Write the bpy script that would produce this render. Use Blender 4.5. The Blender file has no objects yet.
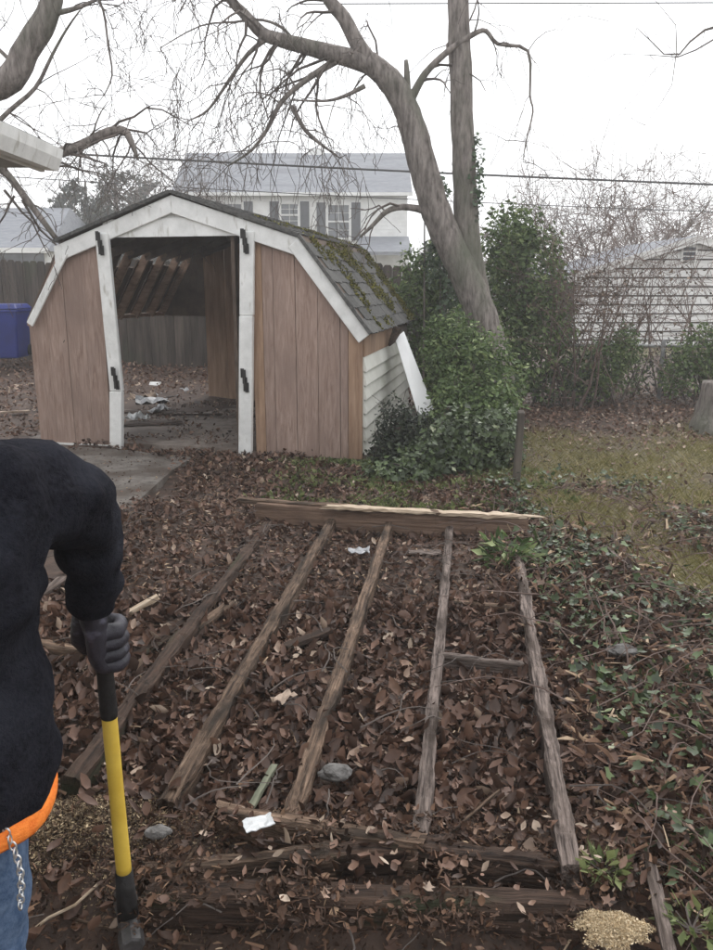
import bpy, bmesh, math, random
import numpy as np
from mathutils import Vector, Matrix, noise as mnoise

random.seed(7)
RNG = np.random.default_rng(11)
sc = bpy.context.scene
col = sc.collection

# ------------------------------------------------------------------ camera
H, F, PW, PH, HOR = 1.60, 800.0, 713.0, 950.0, 285.0
PITCH = math.atan((PH / 2 - HOR) / F)
CP, SP = math.cos(PITCH), math.sin(PITCH)
cam_d = bpy.data.cameras.new('camera')
cam = bpy.data.objects.new('camera', cam_d)
col.objects.link(cam)
cam.location = (0, 0, H)
cam.rotation_euler = (math.pi / 2 - PITCH, 0, 0)
cam_d.sensor_fit = 'VERTICAL'
cam_d.sensor_height = 24.0
cam_d.lens = 24.0 * F / PH
cam_d.clip_start = 0.05
cam_d.clip_end = 600
sc.camera = cam

# ------------------------------------------------------------------ sky
w = bpy.data.worlds.new('World')
sc.world = w
w.use_nodes = True
nt = w.node_tree
nt.nodes.clear()
out = nt.nodes.new('ShaderNodeOutputWorld')
bg = nt.nodes.new('ShaderNodeBackground')
sky = nt.nodes.new('ShaderNodeTexSky')
sky.sky_type = 'NISHITA'
sky.sun_disc = False
sky.sun_elevation = math.radians(50)
sky.sun_rotation = math.radians(20)
sky.air_density = 1.0
sky.dust_density = 6.0
hs = nt.nodes.new('ShaderNodeHueSaturation')
hs.inputs['Saturation'].default_value = 0.12
mx = nt.nodes.new('ShaderNodeMix')
mx.data_type = 'RGBA'
mx.inputs[0].default_value = 0.75
mx.inputs[7].default_value = (11.0, 11.2, 11.6, 1)      # the even cloud deck
nt.links.new(sky.outputs[0], hs.inputs['Color'])
nt.links.new(hs.outputs[0], mx.inputs[6])
nt.links.new(mx.outputs[2], bg.inputs['Color'])
bg.inputs['Strength'].default_value = 0.10
nt.links.new(bg.outputs[0], out.inputs['Surface'])
sun_d = bpy.data.lights.new('sun', 'SUN')
sun_d.energy = 0.7
sun_d.angle = math.radians(30)
sun_d.color = (1.0, 0.97, 0.93)
sun = bpy.data.objects.new('sun', sun_d)
col.objects.link(sun)
sun.rotation_euler = (math.radians(40), 0, math.radians(160))
vs = sc.view_settings
vs.view_transform = 'Standard'
vs.look = 'None'
vs.gamma = 1.0
vs.use_curve_mapping = False
vs.exposure = 0.75
sc.cycles.max_bounces = 7
sc.cycles.diffuse_bounces = 3
sc.cycles.transparent_max_bounces = 8
sc.cycles.volume_bounces = 1
sc.cycles.volume_step_rate = 4.0
sc.cycles.use_denoising = True

# ------------------------------------------------------------------ pixel helpers
def ray(px, py):
    r = (px - PW / 2) / F
    u = -(py - PH / 2) / F
    return Vector((r, CP + u * SP, -SP + u * CP))
CAM = Vector((0, 0, H))
def G(px, py, z=0.0):
    d = ray(px, py)
    return CAM + d * ((z - H) / d.z)
def P(px, py, Y):
    d = ray(px, py)
    return CAM + d * (Y / d.y)
def smooth(a, b, x):
    t = np.clip((x - a) / (b - a), 0, 1)
    return t * t * (3 - 2 * t)

# ------------------------------------------------------------------ materials
def M(name, c1, c2, scale=(6, 6, 6), rough=0.8, bump=0.3, detail=6, spec=0.3, c3=None, coord='Object', dist=0.0, lo=0.35, hi=0.65, bscale=None, rnd=0.0, streak=None):
    m = bpy.data.materials.new(name)
    m.use_nodes = True
    n, l = m.node_tree.nodes, m.node_tree.links
    b = n['Principled BSDF']
    tc = n.new('ShaderNodeTexCoord')
    mp = n.new('ShaderNodeMapping')
    mp.inputs['Scale'].default_value = scale
    l.new(tc.outputs[coord], mp.inputs['Vector'])
    src = mp.outputs[0]
    oi = None
    if rnd:
        oi = n.new('ShaderNodeObjectInfo')
        ad = n.new('ShaderNodeVectorMath'); ad.operation = 'ADD'
        sc_ = n.new('ShaderNodeVectorMath'); sc_.operation = 'SCALE'
        cb = n.new('ShaderNodeCombineXYZ')
        for k in range(3): l.new(oi.outputs['Random'], cb.inputs[k])
        l.new(cb.outputs[0], sc_.inputs[0]); sc_.inputs['Scale'].default_value = 40
        l.new(src, ad.inputs[0]); l.new(sc_.outputs[0], ad.inputs[1])
        src = ad.outputs[0]
    nz = n.new('ShaderNodeTexNoise')
    nz.inputs['Scale'].default_value = 1.0
    nz.inputs['Detail'].default_value = detail
    nz.inputs['Roughness'].default_value = 0.65
    nz.inputs['Distortion'].default_value = dist
    l.new(src, nz.inputs['Vector'])
    cr = n.new('ShaderNodeValToRGB')
    cr.color_ramp.elements[0].position = lo
    cr.color_ramp.elements[1].position = hi
    cr.color_ramp.elements[0].color = (*c1, 1)
    cr.color_ramp.elements[1].color = (*c2, 1)
    if c3:
        e = cr.color_ramp.elements.new(min(0.98, hi + 0.1))
        e.color = (*c3, 1)
    l.new(nz.outputs['Fac'], cr.inputs[0])
    colr = cr.outputs[0]
    if streak:                                   # a second, larger patch colour (stains, moss, damp, painted highlights on the glove)
        nz2 = n.new('ShaderNodeTexNoise')
        mp2 = n.new('ShaderNodeMapping')
        mp2.inputs['Scale'].default_value = streak[1]
        l.new(tc.outputs[coord], mp2.inputs['Vector']); l.new(mp2.outputs[0], nz2.inputs['Vector'])
        nz2.inputs['Scale'].default_value = 1.0
        nz2.inputs['Detail'].default_value = 4
        cr2 = n.new('ShaderNodeValToRGB')
        cr2.color_ramp.elements[0].position = streak[2]
        cr2.color_ramp.elements[1].position = streak[3]
        l.new(nz2.outputs['Fac'], cr2.inputs[0])
        mm = n.new('ShaderNodeMix'); mm.data_type = 'RGBA'
        l.new(cr2.outputs[0], mm.inputs[0]); l.new(colr, mm.inputs[6])
        mm.inputs[7].default_value = (*streak[0], 1)
        colr = mm.outputs[2]
    if rnd:
        hv = n.new('ShaderNodeHueSaturation')
        mr = n.new('ShaderNodeMapRange')
        mr.inputs[3].default_value = 1 - rnd; mr.inputs[4].default_value = 1 + rnd
        l.new(oi.outputs['Random'], mr.inputs[0]); l.new(mr.outputs[0], hv.inputs['Value'])
        l.new(colr, hv.inputs['Color'])
        colr = hv.outputs[0]
    l.new(colr, b.inputs['Base Color'])
    b.inputs['Roughness'].default_value = rough
    b.inputs['Specular IOR Level'].default_value = spec
    if bump:
        bp = n.new('ShaderNodeBump')
        bp.inputs['Strength'].default_value = bump
        bp.inputs['Distance'].default_value = 0.02
        l.new(nz.outputs['Fac'], bp.inputs['Height'])
        l.new(bp.outputs[0], b.inputs['Normal'])
    return m

def leafmat(name, stops, rough=0.55, spec=0.35, trans=0.15):
    """colour from the leaf's own random value"""
    m = bpy.data.materials.new(name)
    m.use_nodes = True
    n, l = m.node_tree.nodes, m.node_tree.links
    b = n['Principled BSDF']
    at = n.new('ShaderNodeAttribute'); at.attribute_name = 'rnd'
    cr = n.new('ShaderNodeValToRGB')
    els = cr.color_ramp.elements
    for i, (p, c) in enumerate(stops):
        e = els[i] if i < 2 else els.new(p)
        e.position = p
        e.color = (*c, 1)
    nz = n.new('ShaderNodeTexNoise'); nz.inputs['Scale'].default_value = 40
    tc = n.new('ShaderNodeTexCoord'); l.new(tc.outputs['Object'], nz.inputs['Vector'])
    hv = n.new('ShaderNodeHueSaturation')
    mr = n.new('ShaderNodeMapRange'); mr.inputs[3].default_value = 0.6; mr.inputs[4].default_value = 1.35
    l.new(nz.outputs['Fac'], mr.inputs[0]); l.new(mr.outputs[0], hv.inputs['Value'])
    l.new(at.outputs['Fac'], cr.inputs[0]); l.new(cr.outputs[0], hv.inputs['Color'])
    l.new(hv.outputs[0], b.inputs['Base Color'])
    b.inputs['Roughness'].default_value = rough
    b.inputs['Specular IOR Level'].default_value = spec
    if trans:
        tr = n.new('ShaderNodeBsdfTranslucent'); l.new(hv.outputs[0], tr.inputs['Color'])
        ms = n.new('ShaderNodeMixShader'); ms.inputs[0].default_value = trans
        o = [x for x in n if x.type == 'OUTPUT_MATERIAL'][0]
        l.new(b.outputs[0], ms.inputs[1]); l.new(tr.outputs[0], ms.inputs[2]); l.new(ms.outputs[0], o.inputs['Surface'])
    return m

MAT = {}
MAT['joist'] = M('old_wet_timber', (.036, .023, .016), (.26, .175, .122), (5, 95, 95), .75, 1.0, 10, .2, c3=(.44, .33, .24), rnd=.2, lo=.36, hi=.62, streak=((.040, .028, .02), (3.2, 16, 16), .47, .66))
MAT['joist_dark'] = M('rotten_dark_timber', (.016, .011, .009), (.095, .060, .043), (5, 80, 80), .75, 1.0, 10, .2, rnd=.2, streak=((.045, .05, .026), (2, 7, 7), .58, .75))
MAT['joist_grey'] = M('grey_weathered_timber', (.045, .033, .028), (.29, .23, .20), (5, 95, 95), .75, 1.0, 10, .2, rnd=.15, lo=.36, hi=.62, streak=((.05, .035, .027), (3.2, 16, 16), .46, .64))
MAT['fresh'] = M('split_pale_timber', (.34, .25, .17), (.60, .49, .37), (3, 50, 50), .6, .4, 6, .3)
MAT['ply'] = M('bare_plywood_siding', (.22, .142, .110), (.45, .335, .282), (30, 30, 3.0), .8, .4, 9, .2, dist=1.2, rnd=.04, lo=.3, hi=.7, streak=((.26, .185, .155), (3.2, 3.2, 1.6), .40, .72))
MAT['plyorange'] = M('orange_bare_timber', (.27, .165, .105), (.43, .29, .20), (24, 24, 2.2), .7, .35, 7, .25, rnd=.12, streak=((.17, .10, .07), (4, 4, 1.2), .5, .8))
MAT['plyorange_x'] = M('bare_brown_rim_timber', (.12, .075, .052), (.27, .18, .13), (3, 70, 70), .75, .7, 9, .2, streak=((.07, .045, .033), (2.2, 9, 9), .5, .7))
MAT['white'] = M('white_painted_trim', (.70, .70, .68), (.86, .86, .84), (7, 7, 7), .5, .12, 8, .4, streak=((.44, .42, .37), (16, 16, 5), .60, .76))
MAT['skylit_white'] = M('skylit_white_paint', (.84, .84, .83), (.90, .90, .89), (4, 4, 4), .45, .04, 4, .4)  # trim white made brighter: skylight on the loose board put into its colour
MAT['siding'] = M('cream_lap_siding', (.60, .59, .53), (.74, .73, .67), (3, 3, 3), .5, .05, 5, .4, streak=((.42, .43, .34), (1.5, 1.5, 3), .55, .8))
MAT['iron'] = M('black_iron', (.012, .012, .012), (.04, .036, .034), (40, 40, 40), .55, .2)
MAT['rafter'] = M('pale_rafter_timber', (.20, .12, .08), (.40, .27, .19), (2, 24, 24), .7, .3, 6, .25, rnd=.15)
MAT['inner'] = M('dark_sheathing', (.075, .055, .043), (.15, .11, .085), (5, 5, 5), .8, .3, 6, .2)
MAT['shingle'] = M('asphalt_shingle', (.055, .054, .052), (.125, .122, .115), (30, 30, 30), .85, .5, 8, .25, rnd=.25, coord='Object')
MAT['fence'] = M('dark_fence_board', (.035, .029, .025), (.105, .085, .072), (12, 12, 1.2), .8, .4, 7, .2, rnd=.3, streak=((.06, .065, .04), (2, 2, 1.4), .55, .8))
MAT['concrete'] = M('wet_concrete', (.10, .088, .077), (.24, .215, .19), (14, 14, 14), .6, .4, 10, .35, streak=((.085, .066, .052), (2.6, 2.6, 2.6), .42, .62))
MAT['floor'] = M('dirty_shed_floor', (.16, .13, .11), (.32, .27, .235), (9, 9, 9), .65, .25, 9, .3, streak=((.10, .075, .06), (1.6, 1.6, 1.6), .45, .62))
MAT['bark'] = M('grey_bark', (.080, .068, .060), (.34, .30, .275), (24, 24, 5), .9, 1.0, 10, .12, lo=.32, hi=.7, streak=((.11, .12, .085), (2, 2, .8), .5, .75))
MAT['twig'] = M('twig_bark', (.08, .068, .062), (.16, .135, .12), (8, 8, 8), .9, 0, 3, .15)
MAT['twigred'] = M('reddish_twig_bark', (.11, .075, .062), (.20, .15, .13), (8, 8, 8), .9, 0, 3, .15)
MAT['farroof'] = M('grey_blue_shingle_roof', (.16, .17, .19), (.25, .26, .285), (3, 14, 14), .8, .2, 6, .25, streak=((.13, .135, .15), (.4, 3, 3), .5, .75))
MAT['farwall'] = M('white_house_siding', (.68, .68, .66), (.80, .80, .78), (2, 2, 2), .55, .05, 4, .3)
MAT['shutter'] = M('charcoal_shutter', (.035, .04, .05), (.06, .065, .078), (6, 6, 6), .6, .1)
MAT['glass'] = M('dark_window_glass', (.05, .058, .065), (.12, .13, .145), (1.5, 1.5, 1.5), .12, 0, 2, .5)
MAT['garagewall'] = M('weathered_white_board', (.55, .54, .52), (.76, .75, .73), (1.2, 1.2, 9), .6, .15, 6, .3, rnd=.06, streak=((.45, .43, .40), (.8, .8, 2), .55, .8))
MAT['bin'] = M('blue_plastic', (.006, .016, .135), (.012, .028, .20), (3, 3, 3), .4, .04, 4, .4)
MAT['steel'] = M('dull_galvanised_steel', (.20, .20, .20), (.33, .33, .32), (12, 12, 12), .5, .1, 5, .5)
MAT['cable'] = M('black_cable', (.02, .02, .022), (.04, .04, .042), (9, 9, 9), .6, 0)
MAT['jacket'] = M('charcoal_fleece', (.006, .006, .009), (.020, .020, .027), (90, 90, 90), .95, .7, 8, .08, streak=((.028, .030, .040), (7, 7, 11), .42, .75))
MAT['glove'] = M('dark_work_glove', (.014, .013, .017), (.045, .042, .055), (14, 14, 14), .5, .4, 6, .35, streak=((.13, .13, .17), (16, 16, 26), .60, .74))  # pale bluish patches are highlights put into the colour
MAT['jeans'] = M('blue_denim', (.050, .085, .155), (.115, .165, .255), (60, 60, 60), .9, .3, 5, .1, streak=((.16, .215, .30), (6, 6, 3), .5, .8))
MAT['orange'] = M('orange_knit_hem', (.86, .20, .035), (1.0, .30, .055), (60, 60, 90), .8, .3, 4, .15)
MAT['skin'] = M('skin', (.42, .24, .17), (.52, .32, .24), (14, 14, 14), .55, .05, 4, .3)
MAT['hood'] = M('black_knit', (.012, .012, .014), (.03, .03, .034), (60, 60, 60), .95, .3)
MAT['boot'] = M('brown_leather', (.05, .032, .02), (.10, .065, .04), (14, 14, 14), .6, .2)
MAT['yellow'] = M('yellow_fibreglass', (.62, .40, .045), (.76, .53, .085), (7, 7, 7), .45, .06, 6, .4, streak=((.42, .30, .08), (12, 12, 4), .58, .85))
MAT['rubber'] = M('black_rubber_grip', (.010, .009, .009), (.022, .020, .019), (40, 40, 40), .7, .3)
MAT['sledge'] = M('scuffed_dark_steel', (.028, .026, .026), (.085, .08, .078), (16, 16, 16), .5, .3, 7, .5)
MAT['chrome'] = M('bright_steel', (.55, .55, .55), (.75, .75, .74), (9, 9, 9), .3, 0, 3, .6)
MAT['chrome'].node_tree.nodes['Principled BSDF'].inputs['Metallic'].default_value = 0.8
MAT['paper'] = M('white_paper', (.50, .51, .51), (.70, .71, .71), (12, 12, 12), .8, .2, 4, .2)
MAT['plastic'] = M('grey_clear_plastic', (.22, .22, .23), (.46, .47, .48), (18, 18, 18), .35, .5, 5, .5)
MAT['shred'] = M('pale_bark_shred', (.26, .19, .14), (.42, .33, .26), (20, 20, 20), .7, .3)
MAT['stone'] = M('grey_stone', (.08, .075, .07), (.21, .20, .19), (26, 26, 26), .85, .6)
MAT['greenstick'] = M('pale_green_timber', (.10, .11, .075), (.23, .235, .165), (5, 30, 30), .7, .3)
MAT['sawdust'] = M('sawdust', (.42, .31, .18), (.66, .53, .35), (60, 60, 60), .9, .3)
MAT['soffit'] = M('grey_soffit', (.26, .25, .23), (.36, .35, .33), (3, 3, 3), .7, .05)

MAT['litter'] = leafmat('dead_leaves', [(0, (.026, .016, .012)), (1, (.50, .40, .31)), (.22, (.066, .038, .027)), (.48, (.130, .073, .051)), (.72, (.20, .115, .079)), (.86, (.28, .18, .128)), (.94, (.38, .28, .21))], .5, .32, .1)
MAT['chips'] = leafmat('wood_chips', [(0, (.032, .019, .013)), (1, (.50, .38, .26)), (.45, (.10, .053, .032)), (.78, (.20, .115, .07)), (.90, (.36, .25, .16))], .7, .25, 0)  # pale end: light wood, plus wet highlights put into the colour
MAT['soilchips'] = leafmat('sawdusty_soil', [(0, (.04, .028, .02)), (1, (.60, .48, .31)), (.4, (.12, .085, .055)), (.8, (.28, .20, .12))], .8, .2, 0)
MAT['sawgrain'] = leafmat('fresh_sawdust', [(0, (.34, .24, .13)), (1, (.72, .60, .42)), (.5, (.55, .43, .27))], .85, .2, 0)
MAT['ivy'] = leafmat('ivy_leaves', [(0, (.024, .034, .015)), (1, (.36, .38, .25)), (.4, (.050, .074, .028)), (.7, (.085, .125, .044)), (.9, (.15, .20, .080))], .38, .45, .12)
MAT['bush'] = leafmat('shrub_leaves', [(0, (.040, .062, .022)), (1, (.42, .48, .24)), (.4, (.088, .138, .046)), (.70, (.16, .225, .080)), (.88, (.27, .33, .14))], .5, .3, .25)
MAT['bushpale'] = leafmat('grey_green_leaves', [(0, (.035, .052, .032)), (1, (.24, .30, .20)), (.5, (.075, .115, .062)), (.85, (.125, .18, .10))], .45, .4, .2)
MAT['brownleaf'] = leafmat('withered_leaves', [(0, (.05, .038, .028)), (1, (.30, .22, .16)), (.5, (.12, .085, .06)), (.8, (.19, .135, .10))], .6, .3, .1)
MAT['darkbush'] = leafmat('dark_shrub_leaves', [(0, (.010, .014, .009)), (1, (.085, .105, .055)), (.6, (.026, .037, .019))], .45, .35, .1)
MAT['conifer'] = leafmat('conifer_foliage', [(0, (.016, .022, .016)), (1, (.085, .095, .065)), (.6, (.034, .044, .032))], .7, .2, .1)
MAT['grass'] = leafmat('winter_grass', [(0, (.095, .085, .028)), (1, (.52, .44, .27)), (.40, (.18, .165, .058)), (.70, (.28, .245, .105)), (.88, (.40, .34, .19))], .6, .25, .2)
MAT['greengrass'] = leafmat('green_weed', [(0, (.06, .08, .025)), (1, (.33, .36, .16)), (.5, (.14, .175, .06))], .5, .3, .25)
MAT['moss'] = leafmat('roof_moss', [(0, (.045, .045, .014)), (1, (.24, .22, .055)), (.5, (.11, .105, .028))], .9, .1, 0)

# ------------------------------------------------------------------ mesh helpers
def link(name, me, mat, parent=None, kind=None):
    o = bpy.data.objects.new(name, me)
    col.objects.link(o)
    if mat is not None:
        me.materials.append(mat)
    if parent is not None:
        setpar(o, parent)
    if kind:
        o['kind'] = kind
    return o
def setpar(o, parent):
    o.parent = parent
    mw = Matrix.Translation(parent.location) if parent.type == 'EMPTY' else Matrix.Identity(4)
    if parent.type != 'EMPTY':
        p = parent
        mw = p.matrix_basis.copy()
        while p.parent:
            mw = (Matrix.Translation(p.parent.location) if p.parent.type == 'EMPTY' else p.parent.matrix_basis) @ p.matrix_parent_inverse @ mw
            p = p.parent
    o.matrix_parent_inverse = mw.inverted()
def thing(name, loc, label, cat, group=None):
    o = bpy.data.objects.new(name, None)
    col.objects.link(o)
    o.location = loc
    o.empty_display_size = 0.2
    return tag(o, label, cat, group)
def tag(o, label, cat, group=None):
    o['label'] = label
    o['category'] = cat
    if group:
        o['group'] = group
    return o
class MB:
    def __init__(s): s.v, s.f = [], []
    def add(s, vs_, fs):
        k = len(s.v)
        s.v += [tuple(v) for v in vs_]
        s.f += [tuple(k + i for i in f) for f in fs]
        return s
    def box(s, x0, x1, y0, y1, z0, z1):
        v = [(x0, y0, z0), (x1, y0, z0), (x1, y1, z0), (x0, y1, z0), (x0, y0, z1), (x1, y0, z1), (x1, y1, z1), (x0, y1, z1)]
        return s.hexa(v)
    def hexa(s, v):
        return s.add(v, [(0, 3, 2, 1), (4, 5, 6, 7), (0, 1, 5, 4), (1, 2, 6, 5), (2, 3, 7, 6), (3, 0, 4, 7)])
    def prism(s, a, b):
        n = len(a)
        return s.add(list(a) + list(b), [tuple(range(n))[::-1], tuple(range(n, 2 * n))] + [(i, (i + 1) % n, n + (i + 1) % n, n + i) for i in range(n)])
    def tube(s, pts, rad, n=6, cap=True):
        pts = [Vector(p) for p in pts]
        k = len(pts)
        if isinstance(rad, (int, float)): rad = [rad] * k
        base = len(s.v)
        ref = Vector((0, 0, 1))
        d0 = (pts[1] - pts[0]).normalized()
        if abs(d0.z) > .9: ref = Vector((1, 0, 0))
        a = d0.cross(ref).normalized()
        for i in range(k):
            d = (pts[min(i + 1, k - 1)] - pts[max(i - 1, 0)])
            if d.length < 1e-9: d = d0
            d.normalize()
            a = (a - d * a.dot(d))
            if a.length < 1e-6: a = d.orthogonal()
            a.normalize()
            b = d.cross(a)
            for j in range(n):
                t = 2 * math.pi * j / n
                s.v.append(tuple(pts[i] + (a * math.cos(t) + b * math.sin(t)) * rad[i]))
        for i in range(k - 1):
            for j in range(n):
                s.f.append((base + i * n + j, base + i * n + (j + 1) % n, base + (i + 1) * n + (j + 1) % n, base + (i + 1) * n + j))
        if cap:
            s.f.append(tuple(base + j for j in range(n))[::-1])
            s.f.append(tuple(base + (k - 1) * n + j for j in range(n)))
        return s
    def build(s, name, mat, parent=None, smooth_=False, kind=None):
        me = bpy.data.meshes.new(name)
        me.from_pydata(s.v, [], s.f)
        me.update()
        if smooth_:
            me.polygons.foreach_set('use_smooth', [True] * len(me.polygons))
        return link(name, me, mat, parent, kind)
def bevel(o, wdt=.004, seg=1):
    m = o.modifiers.new('bevel', 'BEVEL'); m.width = wdt; m.segments = seg; m.limit_method = 'ANGLE'
    return o
def beam(name, p0, p1, w_, h_, mat, parent=None, jit=.006, seg=None, seed=0, up=(0, 0, 1), ends=.02):
    """a worn timber; p0-p1 is the centre line of its top face"""
    p0, p1 = Vector(p0), Vector(p1)
    L_ = (p1 - p0).length
    X = (p1 - p0).normalized()
    U = Vector(up); U = (U - X * U.dot(X)).normalized()
    Yv = U.cross(X)
    seg = seg or max(6, int(L_ / .03))
    c = min(w_, h_) * .16
    cs = [(-w_ / 2 + c, 0), (w_ / 2 - c, 0), (w_ / 2, -c), (w_ / 2, -h_ + c), (w_ / 2 - c, -h_), (-w_ / 2 + c, -h_), (-w_ / 2, -h_ + c), (-w_ / 2, -c)]
    mb = MB()
    n = len(cs)
    for i in range(seg + 1):
        x = L_ * i / seg
        for j, (y, z) in enumerate(cs):
            q = Vector((x * 5, y * 18 + seed * 7.3, z * 18 + j * 0.6))
            d = mnoise.noise_vector(q) * jit * .7 + mnoise.noise_vector(Vector((q.x * 4.5, q.y, q.z * 1.5))) * jit * .55 + Vector((0, 1, 1)) * max(0, mnoise.noise(Vector((x * 9, j * 3.1, seed * 2.7))) - .25) * jit * (-2.2 if j in (1, 2, 3) else 0)
            ex = random.uniform(-ends, ends) if i in (0, seg) else 0
            mb.v.append((x + ex, y + d.y, z + d.z))
    for i in range(seg):
        for j in range(n):
            mb.f.append((i * n + j, (i + 1) * n + j, (i + 1) * n + (j + 1) % n, i * n + (j + 1) % n))
    mb.f.append(tuple(range(n)))
    mb.f.append(tuple(seg * n + j for j in range(n))[::-1])
    me = bpy.data.meshes.new(name)
    me.from_pydata(mb.v, [], mb.f); me.update()
    o = link(name, me, mat)
    mw = Matrix((( X.x, Yv.x, U.x, p0.x), (X.y, Yv.y, U.y, p0.y), (X.z, Yv.z, U.z, p0.z), (0, 0, 0, 1)))
    o.matrix_basis = mw
    if parent is not None: setpar(o, parent)
    return o
def npmesh(name, V, T, rnd, mat, parent=None, kind=None, smooth_=False):
    """V (n,3), T (m,3) -> mesh with the per-vertex float attribute rnd"""
    me = bpy.data.meshes.new(name)
    n, m = len(V), len(T)
    me.vertices.add(n); me.vertices.foreach_set('co', np.ascontiguousarray(V, np.float32).ravel())
    me.loops.add(m * 3); me.loops.foreach_set('vertex_index', np.ascontiguousarray(T, np.int32).ravel())
    me.polygons.add(m); me.polygons.foreach_set('loop_start', np.arange(0, m * 3, 3, dtype=np.int32))
    if smooth_: me.polygons.foreach_set('use_smooth', np.ones(m, dtype=bool))
    if rnd is not None:
        a = me.attributes.new('rnd', 'FLOAT', 'POINT'); a.data.foreach_set('value', np.ascontiguousarray(rnd, np.float32))
    me.update(calc_edges=True)
    return link(name, me, mat, parent, kind)
def tpl(pts, tris): return np.array(pts, float), np.array(tris, int)
_fan = lambda k: [(0, i, i + 1) for i in range(1, k)]
# leaf templates: x along the leaf, y across, z out of its plane
T_OVAL = tpl([(0, 0, .04), (.5, 0, -.09), (1, 0, .15), (.14, .13, .07), (.42, .25, .11), (.74, .16, .10), (.14, -.12, .08), (.40, -.24, .12), (.74, -.18, .03)],
             [(0, 1, 3), (3, 1, 4), (4, 1, 5), (5, 1, 2), (0, 6, 1), (6, 7, 1), (7, 8, 1), (8, 2, 1)])
T_CURL = tpl([(0, 0, .02), (.45, .02, -.02), (.95, .05, .34), (.13, .16, .12), (.38, .30, .27), (.70, .20, .33), (.13, -.14, .02), (.40, -.27, .05), (.72, -.20, .2)],
             [(0, 1, 3), (3, 1, 4), (4, 1, 5), (5, 1, 2), (0, 6, 1), (6, 7, 1), (7, 8, 1), (8, 2, 1)])
T_LOBE = tpl([(0, 0, 0), (.45, 0, -.06), (.15, .38, .08), (.38, .18, 0), (.62, .44, .14), (.68, .16, 0), (1, .03, .12), (.68, -.16, .03), (.60, -.42, .05), (.38, -.16, 0), (.12, -.36, .12)],
             [(1, 0, 2), (1, 2, 3), (1, 3, 4), (1, 4, 5), (1, 5, 6), (1, 6, 7), (1, 7, 8), (1, 8, 9), (1, 9, 10), (1, 10, 0)])
T_IVY = tpl([(0, 0, 0), (.35, 0, -.05), (-.12, .34, .04), (.36, .46, .05), (.52, .18, 0), (1, 0, .05), (.52, -.18, 0), (.36, -.46, .03), (-.12, -.34, .06)],
            [(1, 0, 2), (1, 2, 3), (1, 3, 4), (1, 4, 5), (1, 5, 6), (1, 6, 7), (1, 7, 8), (1, 8, 0)])
T_LEAF = tpl([(0, 0, 0), (.5, 0, -.06), (1, 0, .02), (.45, .22, .05), (.45, -.22, .05)], [(0, 1, 3), (3, 1, 2), (0, 4, 1), (4, 2, 1)])
T_CHIP = tpl([(0, -.08, 0), (1, -.05, 0), (1, .05, 0), (0, .09, 0), (.5, 0, .09)], [(0, 1, 4), (1, 2, 4), (2, 3, 4), (3, 0, 4)])
T_BLADE = tpl([(0, -.035, 0), (0, .035, 0), (.55, .028, .10), (.55, -.028, .10), (1, 0, .30)], [(0, 1, 2), (0, 2, 3), (3, 2, 4)])
def scatter(name, pts, size, tmpls, mat, parent=None, kind=None, normal=None, tilt=.5, rnd=None, dirs=None):
    """one mesh of many leaves: normal (n,3) or up, tilted at random by about `tilt` rad"""
    pts = np.asarray(pts, float)
    N = len(pts)
    size = np.broadcast_to(np.asarray(size, float), (N,))
    nrm = np.tile([0., 0., 1.], (N, 1)) if normal is None else np.asarray(normal, float)
    nrm = nrm + RNG.normal(0, tilt, (N, 3)) * .75
    nrm /= np.linalg.norm(nrm, axis=1, keepdims=True) + 1e-9
    t = RNG.normal(0, 1, (N, 3)) if dirs is None else np.asarray(dirs, float)
    t -= nrm * (t * nrm).sum(1, keepdims=True)
    t /= np.linalg.norm(t, axis=1, keepdims=True) + 1e-9
    b = np.cross(nrm, t)
    rv = RNG.random(N) if rnd is None else np.asarray(rnd)
    which = RNG.integers(0, len(tmpls), N)
    Vs, Ts, Rs, off = [], [], [], 0
    for k, (tv, tt) in enumerate(tmpls):
        ix = np.where(which == k)[0]
        if not len(ix): continue
        s = size[ix][:, None, None]
        bend = RNG.uniform(.3, 2.4, (len(ix), 1, 1))
        wid = RNG.uniform(.55, 1.35, (len(ix), 1, 1))
        V = pts[ix][:, None, :] + s * (tv[None, :, 0:1] * t[ix][:, None, :] + wid * tv[None, :, 1:2] * b[ix][:, None, :] + bend * tv[None, :, 2:3] * nrm[ix][:, None, :])
        nv = len(tv)
        Vs.append(V.reshape(-1, 3))
        Ts.append((tt[None] + (np.arange(len(ix)) * nv)[:, None, None] + off).reshape(-1, 3))
        Rs.append(np.repeat(rv[ix], nv))
        off += nv * len(ix)
    return npmesh(name, np.concatenate(Vs), np.concatenate(Ts), np.concatenate(Rs), mat, parent, kind)

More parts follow.
